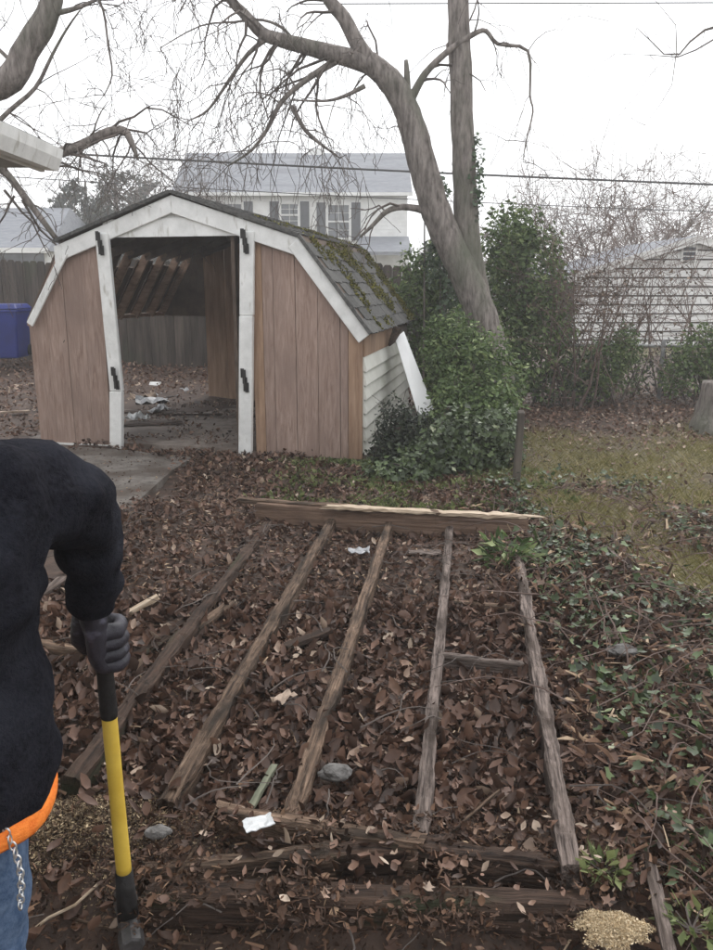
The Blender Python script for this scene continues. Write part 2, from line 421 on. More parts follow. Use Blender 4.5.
# ------------------------------------------------------------------ terrain
FR = {  # deck frame lines in the photo: far end, near end (top faces)
    'right': ((519, 556), (572, 862)), 'j4': ((451, 517), (421, 832)), 'j3': ((392, 513), (291, 812)),
    'j2': ((335, 513), (168, 797)), 'j1': ((268, 522), (68, 780))}
def bumps(x, y):
    return (.022 * np.sin(2.1 * x + 1.3 * y + .4) * np.cos(1.7 * y - .8 * x) + .014 * np.sin(5.3 * x - 2.9 * y) * np.sin(4.1 * y + 1.1)
            + .007 * np.sin(11.7 * x + 3.1 * y) * np.sin(9.3 * y - 4.7 * x))
def gz(x, y):
    x = np.asarray(x, float); y = np.asarray(y, float)
    rise = .055 * np.clip(y - 9.2, 0, 9) * (1 - .85 * smooth(-.2, 2.2, x))
    amp = smooth(.8, 2.2, np.abs(y - 9) + np.abs(x + 1.3) * .8)     # level under the shed
    z = bumps(x, y) * (.3 + .7 * amp) + rise + .0
    z = z + .075 * smooth(.0, .5, x - 1.0) * smooth(6.5, 5.0, y) * smooth(1.0, 2.0, y)       # ivy bank beside the frame
    z = z - .09 * smooth(1.75, 1.55, y)                              # lower ground in front of the frame
    z = z + .095 * np.exp(-((x + .80) ** 2 / .16 + (y - 2.02) ** 2 / .035))   # soil heaped by the near corner
    z = z + .07 * np.exp(-((x + 1.35) ** 2 / .5 + (y - 4.6) ** 2 / 1.1))    # dirt heap beside the slab
    return z
def lawn(x, y):
    x = np.asarray(x, float); y = np.asarray(y, float)
    edge = 5.1 - 3.3 * (x - 1.15)
    wob = .35 * np.sin(2.3 * x + 1.1) + .22 * np.sin(5.1 * x + 2 * y)
    a = smooth(-.35, .55, y - edge + wob * .5)
    b = smooth(9.6, 7.6, y + wob - .15 * (x - 2))
    c = smooth(.95, 1.3, x + .1 * np.sin(3 * y))
    patch = .62 + .38 * np.sin(1.9 * x + 2.7 * y) * np.sin(2.9 * x - 1.3 * y + 1)
    return a * b * c * patch
xs = np.concatenate([np.linspace(-260, -14, 22), np.linspace(-12, -3.2, 32), np.linspace(-3, 3.4, 130), np.linspace(3.6, 14, 36), np.linspace(17, 260, 22)])
ys = np.concatenate([np.linspace(-60, -2, 10), np.linspace(-1.5, .6, 14), np.linspace(.65, 7.5, 150), np.linspace(7.65, 20, 70), np.linspace(23, 420, 30)])
X_, Y_ = np.meshgrid(xs, ys)
Z_ = gz(X_, Y_)
V = np.stack([X_, Y_, Z_], -1).reshape(-1, 3)
nx, ny = len(xs), len(ys)
i0 = (np.arange(ny - 1)[:, None] * nx + np.arange(nx - 1)[None]).ravel()
T = np.concatenate([np.stack([i0, i0 + 1, i0 + nx + 1], 1), np.stack([i0, i0 + nx + 1, i0 + nx], 1)])
def ground_mat():
    m = M('bare_ground', (.028, .020, .016), (.105, .066, .048), (9, 9, 9), .75, .8, 10, .3, c3=(.17, .12, .09), streak=((.07, .045, .033), (1.1, 1.1, 1.1), .4, .65))
    n, l = m.node_tree.nodes, m.node_tree.links
    b = n['Principled BSDF']
    src = b.inputs['Base Color'].links[0].from_socket
    at = n.new('ShaderNodeAttribute'); at.attribute_name = 'rnd'
    nz = n.new('ShaderNodeTexNoise'); nz.inputs['Scale'].default_value = 14; nz.inputs['Detail'].default_value = 8
    cr = n.new('ShaderNodeValToRGB')
    cr.color_ramp.elements[0].position = .35; cr.color_ramp.elements[0].color = (.09, .075, .035, 1)
    cr.color_ramp.elements[1].position = .7; cr.color_ramp.elements[1].color = (.22, .195, .09, 1)
    tc = n.new('ShaderNodeTexCoord'); l.new(tc.outputs['Object'], nz.inputs['Vector']); l.new(nz.outputs['Fac'], cr.inputs[0])
    mm = n.new('ShaderNodeMix'); mm.data_type = 'RGBA'
    l.new(at.outputs['Fac'], mm.inputs[0]); l.new(src, mm.inputs[6]); l.new(cr.outputs[0], mm.inputs[7])
    l.new(mm.outputs[2], b.inputs['Base Color'])
    return m
far = (Y_ > 18) * .7
ground = npmesh('ground', V, T, np.clip(lawn(X_, Y_) + far, 0, 1).ravel(), ground_mat(), kind='structure', smooth_=True)

# concrete path in front of the shed
pts = [(192, 457), (172, 470), (150, 490), (118, 518), (70, 552), (28, 583), (-60, 625), (-330, 560), (-150, 470), (-40, 446), (40, 444), (118, 449)]
top = [G(a, b, .035) for a, b in pts]
mb = MB()
mb.prism([Vector((p.x, p.y, -.12)) for p in top], [p + Vector((0, 0, random.uniform(-.003, .003))) for p in top])
link_path = mb.build('concrete_path', MAT['concrete'], kind='structure')

# ------------------------------------------------------------------ the wrecked shed
Rb = G(363, 461); Lb0 = G(31, 441)
FY = math.radians(14)
fdir = Vector((math.cos(FY), -math.sin(FY), 0))
W_ = 3.57
Lb = Rb - fdir * W_
SY = math.radians(11)
sdir = Vector((math.sin(SY), math.cos(SY), 0))
D_ = 3.1
fn = Vector((-fdir.y, fdir.x, 0))          # normal of the front (away from camera)
def S(u, v, z): return Lb + fdir * u + sdir * v + Vector((0, 0, z))
def FP(px, py, v=0.0):
    """pixel -> (u, z) on the shed's front plane"""
    d = ray(px, py)
    o = Lb + sdir * v
    t = (o - CAM).dot(fn) / d.dot(fn)
    q = CAM + d * t
    return ((q - o).dot(fdir), q.z)
eL, bL, pk, bR, eR = FP(27, 322), FP(60, 243), FP(174, 194), FP(300, 237), FP(371, 334)
prof = [eL, bL, pk, bR, eR]
def zr(u, drop=0.0):
    for (u0, z0), (u1, z1) in zip(prof, prof[1:]):
        if u <= u1: break
    return z0 + (z1 - z0) * (u - u0) / (u1 - u0) - drop
shed = thing('garden_shed', Lb, 'half-wrecked barn-roofed garden shed with brown plywood front and white trim', 'shed')
MB().prism([S(-.02, .02, -.2), S(W_ + .0, .02, -.2), S(W_ + .0, D_, -.2), S(-.02, D_, -.2)],
           [S(-.02, .02, .05), S(W_ + .0, .02, .05), S(W_ + .0, D_, .05), S(-.02, D_, .05)]).build('floor_slab', MAT['floor'], shed)
# vertical planks of the two front panels
def front_plank(u0, u1, ub0, ub1, mat, v0=-.022, v1=0., drop=.05, zb=.02):
    a0, a1 = zr(u0, drop), zr(u1, drop)
    mid = None
    pu = [(ub0, zb), (ub1, zb), (u1, a1)]
    for (bu, bz) in (bR, bL):
        if u0 < bu < u1: pu.append((bu, bz - drop))
    pu.append((u0, a0))
    o = MB().prism([S(u, v0, z) for u, z in pu][::1], [S(u, v1, z) for u, z in pu]).build('plank', mat, shed)
    return o
uA = FP(257, 460)[0]; uB = W_
nR = 5
for k in range(nR):
    g = .0025
    a = uA + (uB - uA) * k / nR + g; b = uA + (uB - uA) * (k + 1) / nR - g
    if k == nR - 1:
        c = b - .13
        front_plank(a, c - .006, a, c - .006, MAT['ply'])
        front_plank(c, b, c, b, MAT['plyorange'], v0=-.03)
    elif k == 0:
        c = a + .10
        front_plank(a, c, a, c, MAT['plyorange'], v0=-.015)
        front_plank(c + .006, b, c + .006, b, MAT['ply'])
    else:
        front_plank(a, b, a, b, MAT['ply'], v0=-.022 - .004 * (k % 2))
uC = FP(104, 300)[0]; uCb = FP(113, 445)[0]; ub_left = FP(42, 440)[0]
nL = 4
for k in range(nL):
    a = eL[0] + .03 + (uC - eL[0] - .03) * k / nL; b = eL[0] + .03 + (uC - eL[0] - .03) * (k + 1) / nL
    ab = ub_left + (uCb - ub_left) * k / nL; bb = ub_left + (uCb - ub_left) * (k + 1) / nL
    front_plank(a + .0022, b - .0022, ab + .0022, bb - .0022, MAT['ply'], v0=-.022 - .004 * (k % 2))
# backing so the grooves stay dark
def backing(us, name='backing'):
    MB().prism([S(u, .004, z) for u, z in us], [S(u, .03, z) for u, z in us]).build(name, MAT['inner'], shed)
backing([(uA + .02, .03), (uB - .02, .03), (uB - .02, zr(uB - .02, .09)), (bR[0], bR[1] - .09), (uA + .02, zr(uA, .09))])
backing([(ub_left + .03, .03), (uCb - .03, .03), (uC - .03, zr(uC, .09)), (bL[0], bL[1] - .09), (eL[0] + .06, zr(eL[0] + .06, .09))])
# white gable with its recessed triangle
hu0, hz = FP(104, 237); hu1, hz1 = FP(247, 234)
hz = (hz + hz1) / 2
gp = [(bL[0] + .02, zr(bL[0] + .02, .02)), (pk[0], pk[1] - .02), (bR[0] - .02, zr(bR[0] - .02, .02)), (hu1, hz), (hu0, hz)]
mb = MB()
# header board, and the gable panel above it
MB().prism([S(u, -.03, z) for u, z in gp], [S(u, -.004, z) for u, z in gp]).build('gable_panel', MAT['white'], shed)
MB().prism([S(u, -.048, z) for u, z in [(hu0 + .02, hz - .012), (hu1 - .02, hz - .012), (hu1 - .02, hz + .15), (hu0 + .02, hz + .15)]],
           [S(u, -.032, z) for u, z in [(hu0 + .02, hz - .012), (hu1 - .02, hz - .012), (hu1 - .02, hz + .15), (hu0 + .02, hz + .15)]]).build('header_board', MAT['white'], shed)
def rake(a, b, wid, v0=-.075, v1=-.05, name='rake_trim', mat=None):
    q = [a, b, (b[0], b[1]), (a[0], a[1])]
    q = [(a[0], a[1]), (b[0], b[1]), (b[0], b[1] - wid), (a[0], a[1] - wid)]
    return bevel(MB().prism([S(u, v0, z) for u, z in q], [S(u, v1, z) for u, z in q]).build(name, mat or MAT['white'], shed), .005)
dz = .015
rake((bL[0] - .03, bL[1] - dz - .02), (pk[0], pk[1] - dz), .155)
rake((pk[0], pk[1] - dz), (bR[0] + .02, bR[1] - dz), .16, v0=-.078, v1=-.052)
# inner triangle moulding
tri = (FP(140, 224), FP(174, 206), FP(232, 228))
for a, b in ((tri[0], tri[1]), (tri[1], tri[2])):
    MB().prism([S(u, -.056, z) for u, z in [a, b, (b[0], b[1] - .022), (a[0], a[1] - .022)]], [S(u, -.033, z) for u, z in [a, b, (b[0], b[1] - .022), (a[0], a[1] - .022)]]).build('moulding', MAT['white'], shed)
def rake_low(a, b, wid, v0, v1):
    d = (Vector((b[0] - a[0], b[1] - a[1]))).normalized()
    nrm = Vector((d.y, -d.x)) * wid
    if nrm.y > 0: nrm = -nrm
    q = [a, b, (b[0] + nrm.x, b[1] + nrm.y), (a[0] + nrm.x, a[1] + nrm.y)]
    return bevel(MB().prism([S(u, v0, z) for u, z in q], [S(u, v1, z) for u, z in q]).build('rake_trim', MAT['white'], shed), .005)
rake_low((bR[0] + .01, bR[1] - dz), (eR[0], eR[1]), .125, -.085, -.06)
rake_low(FP(66, 250), FP(31, 322), .075, -.085, -.06)
# door posts, split where the paint trim is patched, with strap hinges
def post(top, mid, bot, wt, wb):
    q = [(top[0] - wt / 2, top[1]), (top[0] + wt / 2, top[1]), (mid[0] + wt / 2, mid[1]), (mid[0] - wt / 2, mid[1])]
    bevel(MB().prism([S(u, -.10, z) for u, z in q], [S(u, -.05, z) for u, z in q]).build('door_post', MAT['white'], shed), .006)
    q = [(mid[0] - wb / 2, mid[1] - .004), (mid[0] + wb / 2, mid[1] - .004), (bot[0] + wb / 2, bot[1]), (bot[0] - wb / 2, bot[1])]
    return bevel(MB().prism([S(u, -.115, z) for u, z in q], [S(u, -.05, z) for u, z in q]).build('door_post', MAT['white'], shed), .006)
tl, ml, bl_ = FP(106, 234), FP(120.5, 390), FP(120.5, 447)
pL = post(tl, ml, (bl_[0], .0), .135, .13)
tr_, mr_, br_ = FP(250, 232), FP(249.5, 315), FP(248.5, 459)
pR = post(tr_, mr_, (br_[0], .0), .135, .13)
def hinge(px, py, parent):
    u, z = FP(px, py)
    mb = MB()
    def pb(u0, u1, z0, z1, v0=-.125, v1=-.116): mb.prism([S(a, v0, b) for a, b in [(u0, z0), (u1, z0), (u1, z1), (u0, z1)]], [S(a, v1, b) for a, b in [(u0, z0), (u1, z0), (u1, z1), (u0, z1)]])
    pb(u - .022, u + .022, z - .03, z + .03)
    pb(u - .04, u - .008, z + .025, z + .11); pb(u + .0, u + .036, z - .11, z - .02)
    pb(u - .012, u + .012, z - .10, z + .10, -.137, -.126)
    mb.build('hinge', MAT['iron'], shed)
for h_ in ((106, 244), (121, 377), (249, 242), (249, 379)): hinge(*h_, None)
# jamb studs just inside the door opening
for u0, u1 in ((br_[0] - .11, br_[0] - .075),):
    q = [(u0, .05), (u1, .05), (u1, hz + .02), (u0, hz + .02)]
    MB().prism([S(u, .005, z) for u, z in q], [S(u, .09, z) for u, z in q]).build('jamb', MAT['inner'], shed)
# bottom sill along the front, chipped white
q = [(ub_left, .0), (uCb, .0), (uCb, .035), (ub_left, .03)]
MB().prism([S(u, -.05, z) for u, z in q], [S(u, -.02, z) for u, z in q]).build('sill', MAT['white'], shed)
# roof decks
def roofplane(a, b, v0, v1, th, name, mat, off=0.0):
    d = Vector((b[0] - a[0], b[1] - a[1])).normalized()
    nn = Vector((-d.y, d.x))
    if nn.y < 0: nn = -nn
    A = [(a[0] + nn.x * off, a[1] + nn.y * off), (b[0] + nn.x * off, b[1] + nn.y * off), (b[0] + nn.x * (off + th), b[1] + nn.y * (off + th)), (a[0] + nn.x * (off + th), a[1] + nn.y * (off + th))]
    return MB().prism([S(u, v0, z) for u, z in A], [S(u, v1, z) for u, z in A]).build(name, mat, shed)
eRo = (eR[0] + (eR[0] - bR[0]) * .06, eR[1] + (eR[1] - bR[1]) * .06)
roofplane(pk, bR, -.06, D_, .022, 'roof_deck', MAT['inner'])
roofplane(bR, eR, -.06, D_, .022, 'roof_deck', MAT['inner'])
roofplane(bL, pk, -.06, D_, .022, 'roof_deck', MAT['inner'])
# left lower slope: one sheathing strip per bay, some torn short at the top
nb = 7
for k in range(nb):
    v0 = D_ * k / nb + .01; v1 = D_ * (k + 1) / nb - .01
    top_t = [1.0, .8, .99, .74, .86, .80, .80][k]
    a = (eL[0] + (bL[0] - eL[0]) * .02, eL[1] + (bL[1] - eL[1]) * .02)
    b = (eL[0] + (bL[0] - eL[0]) * top_t, eL[1] + (bL[1] - eL[1]) * top_t)
    roofplane(a, b, v0, v1, .018, 'sheathing_board', MAT['inner'])
# rafters: lower left (seen from inside), upper pair, lower right
def raft(a, b, v, mat=MAT['rafter'], t=.04, dp=.10):
    d = Vector((b[0] - a[0], b[1] - a[1])).normalized()
    nn = Vector((-d.y, d.x))
    if nn.y > 0: nn = -nn
    A = [(a[0] + nn.x * .003, a[1] + nn.y * .003), (b[0] + nn.x * .003, b[1] + nn.y * .003), (b[0] + nn.x * dp, b[1] + nn.y * dp), (a[0] + nn.x * dp, a[1] + nn.y * dp)]
    MB().prism([S(u, v, z) for u, z in A], [S(u, v + t, z) for u, z in A]).build('rafter', mat, shed)
for k in range(nb + 1):
    v = min(D_ - .05, D_ * k / nb + .0 + .03)
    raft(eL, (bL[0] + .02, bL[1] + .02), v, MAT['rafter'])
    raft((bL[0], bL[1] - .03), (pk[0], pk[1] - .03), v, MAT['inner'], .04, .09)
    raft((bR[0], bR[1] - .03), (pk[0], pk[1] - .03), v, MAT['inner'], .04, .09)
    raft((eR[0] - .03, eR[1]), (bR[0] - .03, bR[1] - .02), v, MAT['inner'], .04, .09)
# eave plate on the open left side and the corner post carrying it
q = [(eL[0] - .02, eL[1] - .04), (eL[0] + .07, eL[1] - .04), (eL[0] + .07, eL[1]), (eL[0] - .02, eL[1])]
MB().prism([S(u, .03, z) for u, z in q], [S(u, D_, z) for u, z in q]).build('top_plate', MAT['rafter'], shed)
# back wall planks: complete from the middle to the right, only the gable above on the left
ubk = FP(207, 340, D_)[0]
n_ = 9
for k in range(n_):
    a = ubk + (W_ - .05 - ubk) * k / n_; b = ubk + (W_ - .05 - ubk) * (k + 1) / n_
    pu = [(a + .004, .05), (b - .004, .05), (b - .004, zr(b, .03))]
    if a < bR[0] < b: pu.append((bR[0], bR[1] - .03))
    if a < pk[0] < b: pu.append((pk[0], pk[1] - .03))
    pu.append((a + .004, zr(a, .03)))
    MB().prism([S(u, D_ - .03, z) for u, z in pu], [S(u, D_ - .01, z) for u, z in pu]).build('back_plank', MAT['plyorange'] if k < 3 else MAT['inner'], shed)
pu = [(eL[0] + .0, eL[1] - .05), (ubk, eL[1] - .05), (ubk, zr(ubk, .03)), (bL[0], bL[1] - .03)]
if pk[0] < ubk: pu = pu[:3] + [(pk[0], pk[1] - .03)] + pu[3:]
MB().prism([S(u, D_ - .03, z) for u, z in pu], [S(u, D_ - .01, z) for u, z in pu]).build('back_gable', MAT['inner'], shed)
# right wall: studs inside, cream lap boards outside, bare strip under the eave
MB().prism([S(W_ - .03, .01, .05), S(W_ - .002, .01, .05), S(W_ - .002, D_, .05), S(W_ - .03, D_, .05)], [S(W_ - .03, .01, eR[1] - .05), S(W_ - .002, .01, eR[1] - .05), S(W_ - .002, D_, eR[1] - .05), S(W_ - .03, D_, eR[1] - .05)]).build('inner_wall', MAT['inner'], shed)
zz = .06
ex = .128
kk = 0
while zz < eR[1] - .22:
    c = [(W_ + .0, zz + .012), (W_ + .034, zz), (W_ + .038, zz + .012), (W_ + .006, zz + ex + .012), (W_ + .0, zz + ex + .012)]
    v0 = -.012 + random.uniform(-.008, .008)
    MB().prism([S(u, v0, z) for u, z in c], [S(u, D_, z) for u, z in c]).build('siding_board', MAT['siding'], shed)
    zz += ex
    kk += 1
c = [(W_ + .0, zz + .012), (W_ + .018, zz + .012), (W_ + .018, eR[1] - .015), (W_ + .0, eR[1] - .03)]
MB().prism([S(u, -.02, z) for u, z in c], [S(u, D_ * .62, z) for u, z in c]).build('bare_eave_strip', MAT['plyorange'], shed)
# shingles, tab by tab
shing = []
for k in range(3):
    mb = MB()
    n = 6
    vs0 = []
    for i in range(n + 1):
        x = -.148 + .296 * i / n
        vs0.append((x, -.075 + random.uniform(-.006, .006), .0))
    rowb = [(x, y, .008 + random.uniform(0, .005)) for x, y, z in vs0]
    rowt = [(x, .09, .002) for x, y, z in vs0]
    rowu = [(x, y, 0) for x, y, z in vs0]
    v = rowu + rowb + rowt
    f = []
    m_ = n + 1
    for i in range(n):
        f.append((i, i + 1, m_ + i + 1, m_ + i)); f.append((m_ + i, m_ + i + 1, 2 * m_ + i + 1, 2 * m_ + i))
    f.append((0, m_, 2 * m_)); f.append((n, 2 * m_ + n, m_ + n))
    me = bpy.data.meshes.new('shingle'); me.from_pydata(v, [], f); me.update(); me.materials.append(MAT['shingle'])
    shing.append(me)
def shingles(a, b, v0, v1, off=.024):
    d = Vector((b[0] - a[0], b[1] - a[1]))          # a = upper edge, b = lower edge
    L_ = d.length; d.normalize()
    dn3 = (fdir * d.x + Vector((0, 0, d.y))).normalized()
    along = sdir.normalized()
    nrm = along.cross(dn3); nrm = nrm if nrm.z > 0 else -nrm
    upv = -dn3
    xa = upv.cross(nrm).normalized()
    rows = int(L_ / .14)
    for r in range(rows):
        t = L_ - .06 - r * .14
        nn = int((v1 - v0) / .3) + 1
        for c_ in range(nn):
            vv = v0 + .15 + (c_ - .5 * (r % 2)) * .3 + random.uniform(-.01, .01)
            if vv > v1 - .1 or vv < v0 + .1: continue
            if random.random() < .02: continue
            p = S(a[0] + d.x * t, vv, a[1] + d.y * t) + nrm * (off + random.uniform(0, .004))
            o = bpy.data.objects.new('shingle', shing[random.randrange(3)])
            col.objects.link(o)
            ti = random.gauss(0, .012)
            xa2 = (xa + upv * ti).normalized(); up2 = nrm.cross(xa2)
            o.matrix_basis = Matrix(((xa2.x, up2.x, nrm.x, p.x), (xa2.y, up2.y, nrm.y, p.y), (xa2.z, up2.z, nrm.z, p.z), (0, 0, 0, 1)))
            setpar(o, shed)
shingles(bR, eR, -.1, D_ + .05)
shingles(pk, bR, -.1, D_ + .05)
shingles(pk, bL, -.1, D_ + .05)
# drip edges: dark ragged roof edge over the rakes
for a, b in ((pk, bR), (bR, eR), (bL, pk)):
    roofplane(a, b, -.11, -.06, .03, 'drip_edge', MAT['shingle'], .0)
# moss on the right slopes
def moss():
    P_, N_, Z = [], [], []
    for a, b, n, lo in ((bR, eR, 17000, .0), (pk, bR, 3500, .45)):
        d = Vector((b[0] - a[0], b[1] - a[1]))
        dn3 = (fdir * d.x + Vector((0, 0, d.y))).normalized()
        nrm = sdir.cross(dn3); nrm = (nrm if nrm.z > 0 else -nrm).normalized()
        for _ in range(n):
            t = random.uniform(lo, 1); v = random.uniform(0, D_)
            nz = mnoise.noise(Vector((t * 2.2, v * 1.6, 3.3))) + .45 * mnoise.noise(Vector((t * 9, v * 8, 1)))
            if nz + .60 * (v / D_) - .30 + (.1 if a is bR else 0) < .12: continue
            P_.append(tuple(S(a[0] + d.x * t, v, a[1] + d.y * t) + nrm * random.uniform(.030, .040))); N_.append(tuple(nrm))
    return scatter('moss', P_, RNG.uniform(.010, .03, len(P_)), [T_OVAL, T_CURL], MAT['moss'], shed, kind='stuff', normal=N_, tilt=.5)
moss()
# white trim board hanging loose from the eave
bt = [P(395, 338, 8.55), P(404, 331, 8.62), P(437, 416, 8.0), P(418, 414, 7.95)]
nn = (bt[1] - bt[0]).cross(bt[3] - bt[0]).normalized() * .02
hb = bevel(MB().prism([p for p in bt], [p + nn for p in bt]).build('hanging_trim', MAT['skylit_white'], shed), .003)
hb['label'] = 'white trim board hanging loose from the eave'
# rotted patch at the eave's end
mb = MB().tube([P(398, 327, 8.5), P(396, 333, 8.5), P(392, 341, 8.5), P(389, 346, 8.5)], [.05, .045, .035, .01], 7)
mb.build('rotten_eave_end', MAT['joist_dark'], shed)

# rubbish on the shed floor
rub = [(140, 425, 'flat wet board lying just inside the shed doorway', 'board'), (152, 404, 'crumpled white plastic sheet on the shed floor near the left post', 'plastic'),
       (153, 392, 'square off-white tile propped in the rubbish on the shed floor', 'tile'), (172, 397, 'grey torn sheet in the middle of the shed floor rubbish', 'sheet'),
       (200, 383, 'long pale strip of torn lining at the back of the shed floor', 'lining'), (217, 396, 'small white scrap on the shed floor towards the back wall', 'scrap'),
       (192, 416, 'thin dark lath lying flat in the middle of the shed floor', 'lath'), (140, 413, 'grey splintered board under the white plastic in the shed', 'board')]
def crumple(name, c, sx, sy, hgt, mat, label, cat, seed, n=7, rot=0.0, group=None):
    mb = MB()
    for i in range(n):
        for j in range(n):
            x = (i / (n - 1) - .5) * sx; y = (j / (n - 1) - .5) * sy
            q = Vector((x / max(sx, sy) * 4 + seed * 3.1, y / max(sx, sy) * 4, seed))
            edge = 1 - .18 * abs(mnoise.noise(q * 1.7))
            z = hgt * (abs(mnoise.noise(q)) + .12)
            xx, yy = x * edge, y * edge
            mb.v.append((c.x + xx * math.cos(rot) - yy * math.sin(rot), c.y + xx * math.sin(rot) + yy * math.cos(rot), c.z + z))
    for i in range(n - 1):
        for j in range(n - 1):
            k = i * n + j
            mb.f.append((k, k + n, k + n + 1, k + 1))
    o = mb.build(name, mat, None)
    so = o.modifiers.new('thickness', 'SOLIDIFY'); so.thickness = .003
    return tag(o, label, cat, group)
for i, (a, b, lab, cat) in enumerate(rub):
    c = G(a, b, .055)
    if cat in ('board', 'lath'):
        ang = [.25, 0, 0, 0, 0, 0, .05, -.3][i]
        L_ = .9 if cat == 'board' else .7
        wd = .13 if cat == 'board' else .04
        o = beam(cat + '_scrap', c - Vector((math.cos(ang), math.sin(ang), 0)) * L_ / 2 + Vector((0, 0, .03)), c + Vector((math.cos(ang), math.sin(ang), 0)) * L_ / 2 + Vector((0, 0, .03)), wd, .025, MAT['joist_grey'] if cat == 'board' else MAT['joist_dark'], None, .004, seed=i)
        tag(o, lab, cat, 'rubbish on the shed floor')
    elif cat == 'tile':
        o = bevel(MB().hexa([tuple(c + Vector(p)) for p in [(-.09, 0, 0), (.09, -.03, 0), (.09, -.01, 0), (-.09, .02, 0), (-.07, .10, .13), (.11, .07, .13), (.11, .09, .14), (-.07, .12, .14)]]).build('tile_scrap', MAT['white']), .004)
        tag(o, lab, cat, 'rubbish on the shed floor')
    else:
        crumple(cat + '_scrap', c, [.5, .45, .3, .5, .9, .18, .3, .3][i], [.3, .35, .3, .4, .22, .14, .3, .3][i], .16, MAT['plastic'] if cat in ('sheet', 'lining') else MAT['paper'] if cat == 'scrap' else MAT['plastic'], lab, cat, i, rot=.3 * i, group='rubbish on the shed floor')
for i, (a, b, sx_, sy_, mt, lab) in enumerate(((143, 400, .35, .25, 'shred', 'tan torn cardboard leaning in rubbish by the left post'), (165, 390, .30, .2, 'plastic', 'grey film heaped behind the tile in the shed'), (184, 389, .45, .22, 'shred', 'flattened pale cardboard left of centre on the shed floor'),
        (160, 412, .5, .16, 'plastic', 'wet grey sheet along the left of the shed floor'), (228, 392, .3, .12, 'shred', 'small tan strip near the right of the back wall'), (210, 380, .22, .16, 'paper', 'tiny white scrap far back in the shed'), (137, 420, .28, .2, 'paper', 'crumpled pale sheet right behind the left door post'))):
    crumple('scrap_sheet', G(a, b, .06), sx_, sy_, .13, MAT[mt], lab, 'scrap', 20 + i, rot=.5 * i, group='rubbish on the shed floor')
pts = []
for _ in range(5200):
    u = random.uniform(.3, 3.2); v = random.uniform(-.1, D_)
    if mnoise.noise(Vector((u * 1.5, v * 1.5, 4))) + .35 * (v / D_) + random.uniform(-.1, .25) < .22: continue
    p = S(u, v, .06 + random.uniform(0, .02)); pts.append(tuple(p))
scatter('floor_litter', pts, RNG.uniform(.015, .055, len(pts)), [T_OVAL, T_CHIP, T_CURL], MAT['litter'], shed, kind='stuff', tilt=.5)

# ------------------------------------------------------------------ the stripped deck frame
deck = thing('deck_frame', G(330, 700), 'stripped deck frame of rotting joists lying in dead leaves', 'deck frame')
TZ = .125
def jl(key, name, w_, h_, mat, seed, z=TZ, jit=.008):
    (a, b), (c, d) = FR[key]
    p0, p1 = G(a, b, z), G(c, d, z)
    return beam(name, p0, p1, w_, h_, mat, deck, jit, seed=seed)
jl('right', 'joist', .05, .16, MAT['joist_grey'], 1, .125, .013)
jl('j4', 'joist', .046, .15, MAT['joist_grey'], 2, .095, .010)
jl('j3', 'joist', .052, .15, MAT['joist'], 3, .095, .012)
jl('j2', 'joist', .058, .15, MAT['joist'], 4, .095, .012)
jl('j1', 'joist', .06, .13, MAT['joist_dark'], 5, .095, .014)
# far rim beam and the pale split board on top of it
p0, p1 = G(258, 503, .165), G(526, 519, .165)
beam('rim_beam', p0, p1, .05, .24, MAT['plyorange_x'], deck, .006, seed=6)
o = beam('split_board', G(240, 498, .175), G(440, 511, .19), .06, .03, MAT['joist'], deck, .008, seed=7)
o = beam('split_board', G(330, 505, .195), G(532, 515, .19), .065, .022, MAT['fresh'], deck, .014, seed=8, ends=.09)
o['label'] = 'freshly split pale board on the far rim'
# blocking between the two right joists
beam('blocking', G(446, 654, .095), G(524, 662, .095), .045, .09, MAT['joist_grey'], deck, .007, seed=9)
beam('blocking', G(452, 600, .065), G(520, 606, .07), .04, .07, MAT['joist'], deck, .007, seed=10)
# near end: sagging trimmer pieces and the rim in front
beam('trimmer', G(218, 806, .10), G(420, 838, .11), .06, .14, MAT['joist'], deck, .012, seed=11)
beam('trimmer', G(395, 838, .10), G(560, 858, .10), .06, .14, MAT['joist_dark'], deck, .014, seed=12)
beam('trimmer', G(140, 868, .07), G(330, 848, .09), .055, .12, MAT['joist'], deck, .012, seed=13)
beam('trimmer', G(318, 850, .085), G(455, 838, .095), .05, .10, MAT['joist_dark'], deck, .014, seed=14)
beam('rim_beam', G(150, 886, .07), G(590, 897, .08), .085, .24, MAT['joist_dark'], deck, .010, seed=15)
beam('rim_beam', G(120, 900, .02), G(560, 915, .02), .05, .20, MAT['joist'], deck, .010, seed=16)
# loose lumber left of the frame
def loose(label, a, b, za, zb, wd, hh, mat, seed, cat='board', name='loose_board', grp=None):
    return tag(beam(name, G(*a, za), G(*b, zb), wd, hh, mat, None, .007, seed=seed), label, cat, grp)
loose('short weathered board lying by the person, left of the joists', (28, 640), (82, 648), .10, .10, .06, .05, MAT['joist'], 21)
loose('grey-brown board end sticking up between the person and the slab', (28, 601), (62, 576), .10, .12, .05, .05, MAT['joist_grey'], 22)
loose('short bright yellow wood splinter beside the dark glove', (130, 610), (157, 594), .09, .12, .03, .022, MAT['fresh'], 23, 'splinter', 'wood_splinter')
loose('broad flat plank half buried left of the darkest joist', (135, 652), (215, 600), .05, .05, .10, .03, MAT['joist_dark'], 24)
loose('pale splintered plank lying across the leaves near the left joist', (195, 628), (232, 600), .06, .075, .05, .02, MAT['joist'], 25)
loose('pale green painted stick between the two middle joists', (250, 806), (273, 766), .070, .080, .024, .016, MAT['greenstick'], 26, 'stick', 'painted_stick')
loose('thin bare stick leaning across leaves by the near trimmer', (447, 834), (498, 790), .085, .10, .010, .010, MAT['joist'], 27, 'stick', 'thin_stick')
loose('grey split log lying in the ivy at the lower right', (652, 862), (674, 965), .10, .115, .032, .03, MAT['joist_grey'], 28, 'log', 'split_log')
